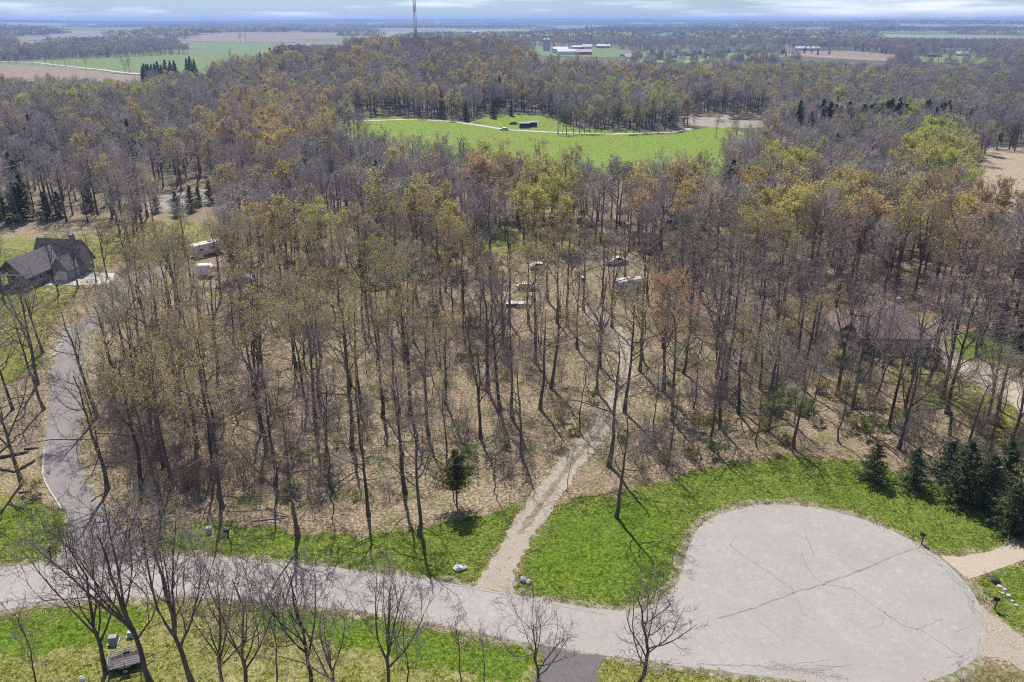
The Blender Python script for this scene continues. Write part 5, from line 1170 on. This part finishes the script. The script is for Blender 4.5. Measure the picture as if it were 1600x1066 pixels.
# lattice mast: red and white bands
g = G(652, 77.0, 0); mx0 = (651.5 - 800) / F * (1000 * cp + H * sp); mz = float(height(mx0, 1000))
e = empty('lattice_mast', (mx0, 1000, mz), R(12), 'tall red and white lattice radio mast rising behind the wooded ridge', 'mast')
M_MR = flat('mast_red', (.42, .045, .05), .6); M_MW = flat('mast_white', (.62, .60, .55), .6)
bands = [(0, 24, M_MW), (24, 43, M_MR), (43, 62, M_MW), (62, 69, M_MR), (69, 84, M_MW)]
cr3 = [(1.7 * math.cos(a), 1.7 * math.sin(a)) for a in (R(90), R(210), R(330))]
for z0, z1, m in bands:
    z0 -= mz if z0 else 0; z1 -= mz
    for x, y in cr3: MB().tube((x, y, z0), (x, y, z1), .30, n=6).build('leg', m, e)
    b = MB(); z = z0
    while z < z1 - .1:
        zt = min(z + 2.6, z1)
        for i in range(3):
            p, q = cr3[i], cr3[(i + 1) % 3]; b.tube((*p, z), (*q, zt), .07, n=4, caps=False); b.tube((*q, z), (*p, zt), .07, n=4, caps=False); b.tube((*p, zt), (*q, zt), .07, n=4, caps=False)
        z = zt
    tag(b.build('bracing', m, e), kind='stuff')
MB().box((0, 0, .5), (5, 5, 2.4)).build('base_hut', M_WHITE, e)
# trees standing alone on the fields and the meadow
for (u, v, k, s) in [(872, 210, 'forked', .85), (879, 210, 'slim', 1.2), (885, 210, 'forked', .8), (896, 209, 'bare', .8), (905, 209, 'budding', .8), (913, 209, 'bare', .75), (921, 209, 'leafing', .75), (930, 209, 'budding', .75), (940, 208, 'bare', .7),
                     (978, 209, 'leafing', .8), (990, 209, 'bare', .7), (1000, 208, 'leafing', .65), (1083, 214, 'slim', .9), (1118, 217, 'forked', .62), (1145, 210, 'bare', .62), (1152, 211, 'slim', .9),
                     (135, 109, 'forked', 1.0), (196, 115, 'forked', .95), (203, 115, 'bare', .95), (84, 104, 'bare', 1.0), (92, 104, 'budding', 1.0), (103, 106, 'bare', .9), (110, 106, 'slim', 1.0), (72, 103, 'bare', .9), (50, 101, 'slim', 1.1), (26, 100, 'bare', .9), (15, 100, 'bare', .8), (360, 97, 'bare', 1.0), (376, 68, 'leafing', 1.6), (384, 67, 'bare', 1.5)]:
    g = G(u, v); col = {'budding': OCHRE, 'leafing': YELLOW}.get(k)
    place_tree(k, g.x, g.y, s, rnd.uniform(0, 6.28), (0, 0), col, LOOK[col], 'field_tree', None, BASE_H[k])
for i in range(22):
    u = rnd.choice([1075, 1110, 1140, 1170, 1230, 1245, 1255, 1262, 1272, 1290, 1455, 1375, 1380, 1060]) + rnd.uniform(-8, 8); g = G(u, rnd.uniform(82, 88))
    place_tree('spruce', g.x, g.y, rnd.uniform(.6, 1.0), rnd.uniform(0, 6), (0, 0), M_PINE, 'small dark spruce', 'evergreen_tree', None, 11)

# ------------------------------------------------------------------ labels that single each thing out
MARKS = {'the open utility trailer': (198, 1040), 'the dark south driveway': (890, 1050), 'the pinkish rock at the track mouth': (826, 911), 'the olive-green cedar': (714, 792), 'the kerb of the driveway bend': (70, 740),
         'the grey gabled house': (40, 452), 'the travel trailer': (325, 398), 'the flatbed trailer': (810, 478), 'the tarp-covered camper': (983, 455), 'the brown hip-roofed house': (1404, 556),
         'the mailbox by the turning circle': (1440, 850), 'the green utility box': (354, 834), 'the white edging stones': (90, 545), 'the red-flagged mailbox': (1554, 952), 'the long bleached branch': (420, 812),
         'the thick dark log': (22, 712), 'the lone blue-grey car': (386, 440), 'the larger meadow shed': (820, 201), 'the reddish earth pile': (1102, 182), 'the dark brush heap': (1167, 187), 'the lower end of the field lane': (222, 117), 'the far farm silos': (854, 80), 'the long white-roofed barn': (1262, 79)}
MK = {k: (G(*p).x, G(*p).y) for k, p in MARKS.items()}
UN = ['', 'first', 'second', 'third', 'fourth', 'fifth', 'sixth', 'seventh', 'eighth', 'ninth', 'tenth', 'eleventh', 'twelfth', 'thirteenth', 'fourteenth', 'fifteenth', 'sixteenth', 'seventeenth', 'eighteenth', 'nineteenth']
TE = {2: 'twent', 3: 'thirt', 4: 'fort', 5: 'fift', 6: 'sixt', 7: 'sevent', 8: 'eight', 9: 'ninet'}
def ordinal(n):
    if n < 20: return UN[n]
    if n >= 100: return 'hundred-and-' + ordinal(n - 100) if n > 100 else 'hundredth'
    return TE[n // 10] + ('ieth' if n % 10 == 0 else 'y-' + UN[n % 10])
def label_all(items, noun_of, cat, group_of, extra=''):
    sets = {}
    for it in items: sets.setdefault((it[1], noun_of(it)), []).append(it)
    for (look, noun), its in sets.items():
        for it in its:
            x, y = it[2], it[3]; best = None
            for k, (a, b) in MK.items():
                d = math.hypot(a - x, b - y); rank = 1 + sum(math.hypot(a - o[2], b - o[3]) < d for o in its if o is not it); sc_ = rank + d * .02
                if best is None or sc_ < best[0]: best = (sc_, rank, k)
            o_ = 'closest' if best[1] == 1 else ordinal(best[1]) + ' closest'
            it[0]['label'] = ('%s %s%s, %s to %s' % (look, noun, extra, o_, best[2])).strip(); it[0]['category'] = cat; it[0]['group'] = group_of(it)
def noun_of(it):
    n = it[5]
    if n == 'evergreen_tree': return 'tree'
    if n == 'field_tree': return 'tree on open ground'
    if n == 'young_tree': return 'slender young tree'
    return ('tall ' if it[4] > 18.5 else 'short ' if it[4] < 15 else 'middling ') + 'tree'
GRP = {'evergreen_tree': 'evergreens', 'field_tree': 'trees on the open fields', 'young_tree': 'slender young trees', 'bare_tree': 'bare trees of the near wood and roadside', 'budding_tree': 'budding trees of the near wood'}
label_all(TREES, noun_of, 'tree', lambda it: GRP[it[5]])
label_all(HOUSES, lambda it: 'house', 'house', lambda it: 'houses of the far village', ' in the far village')
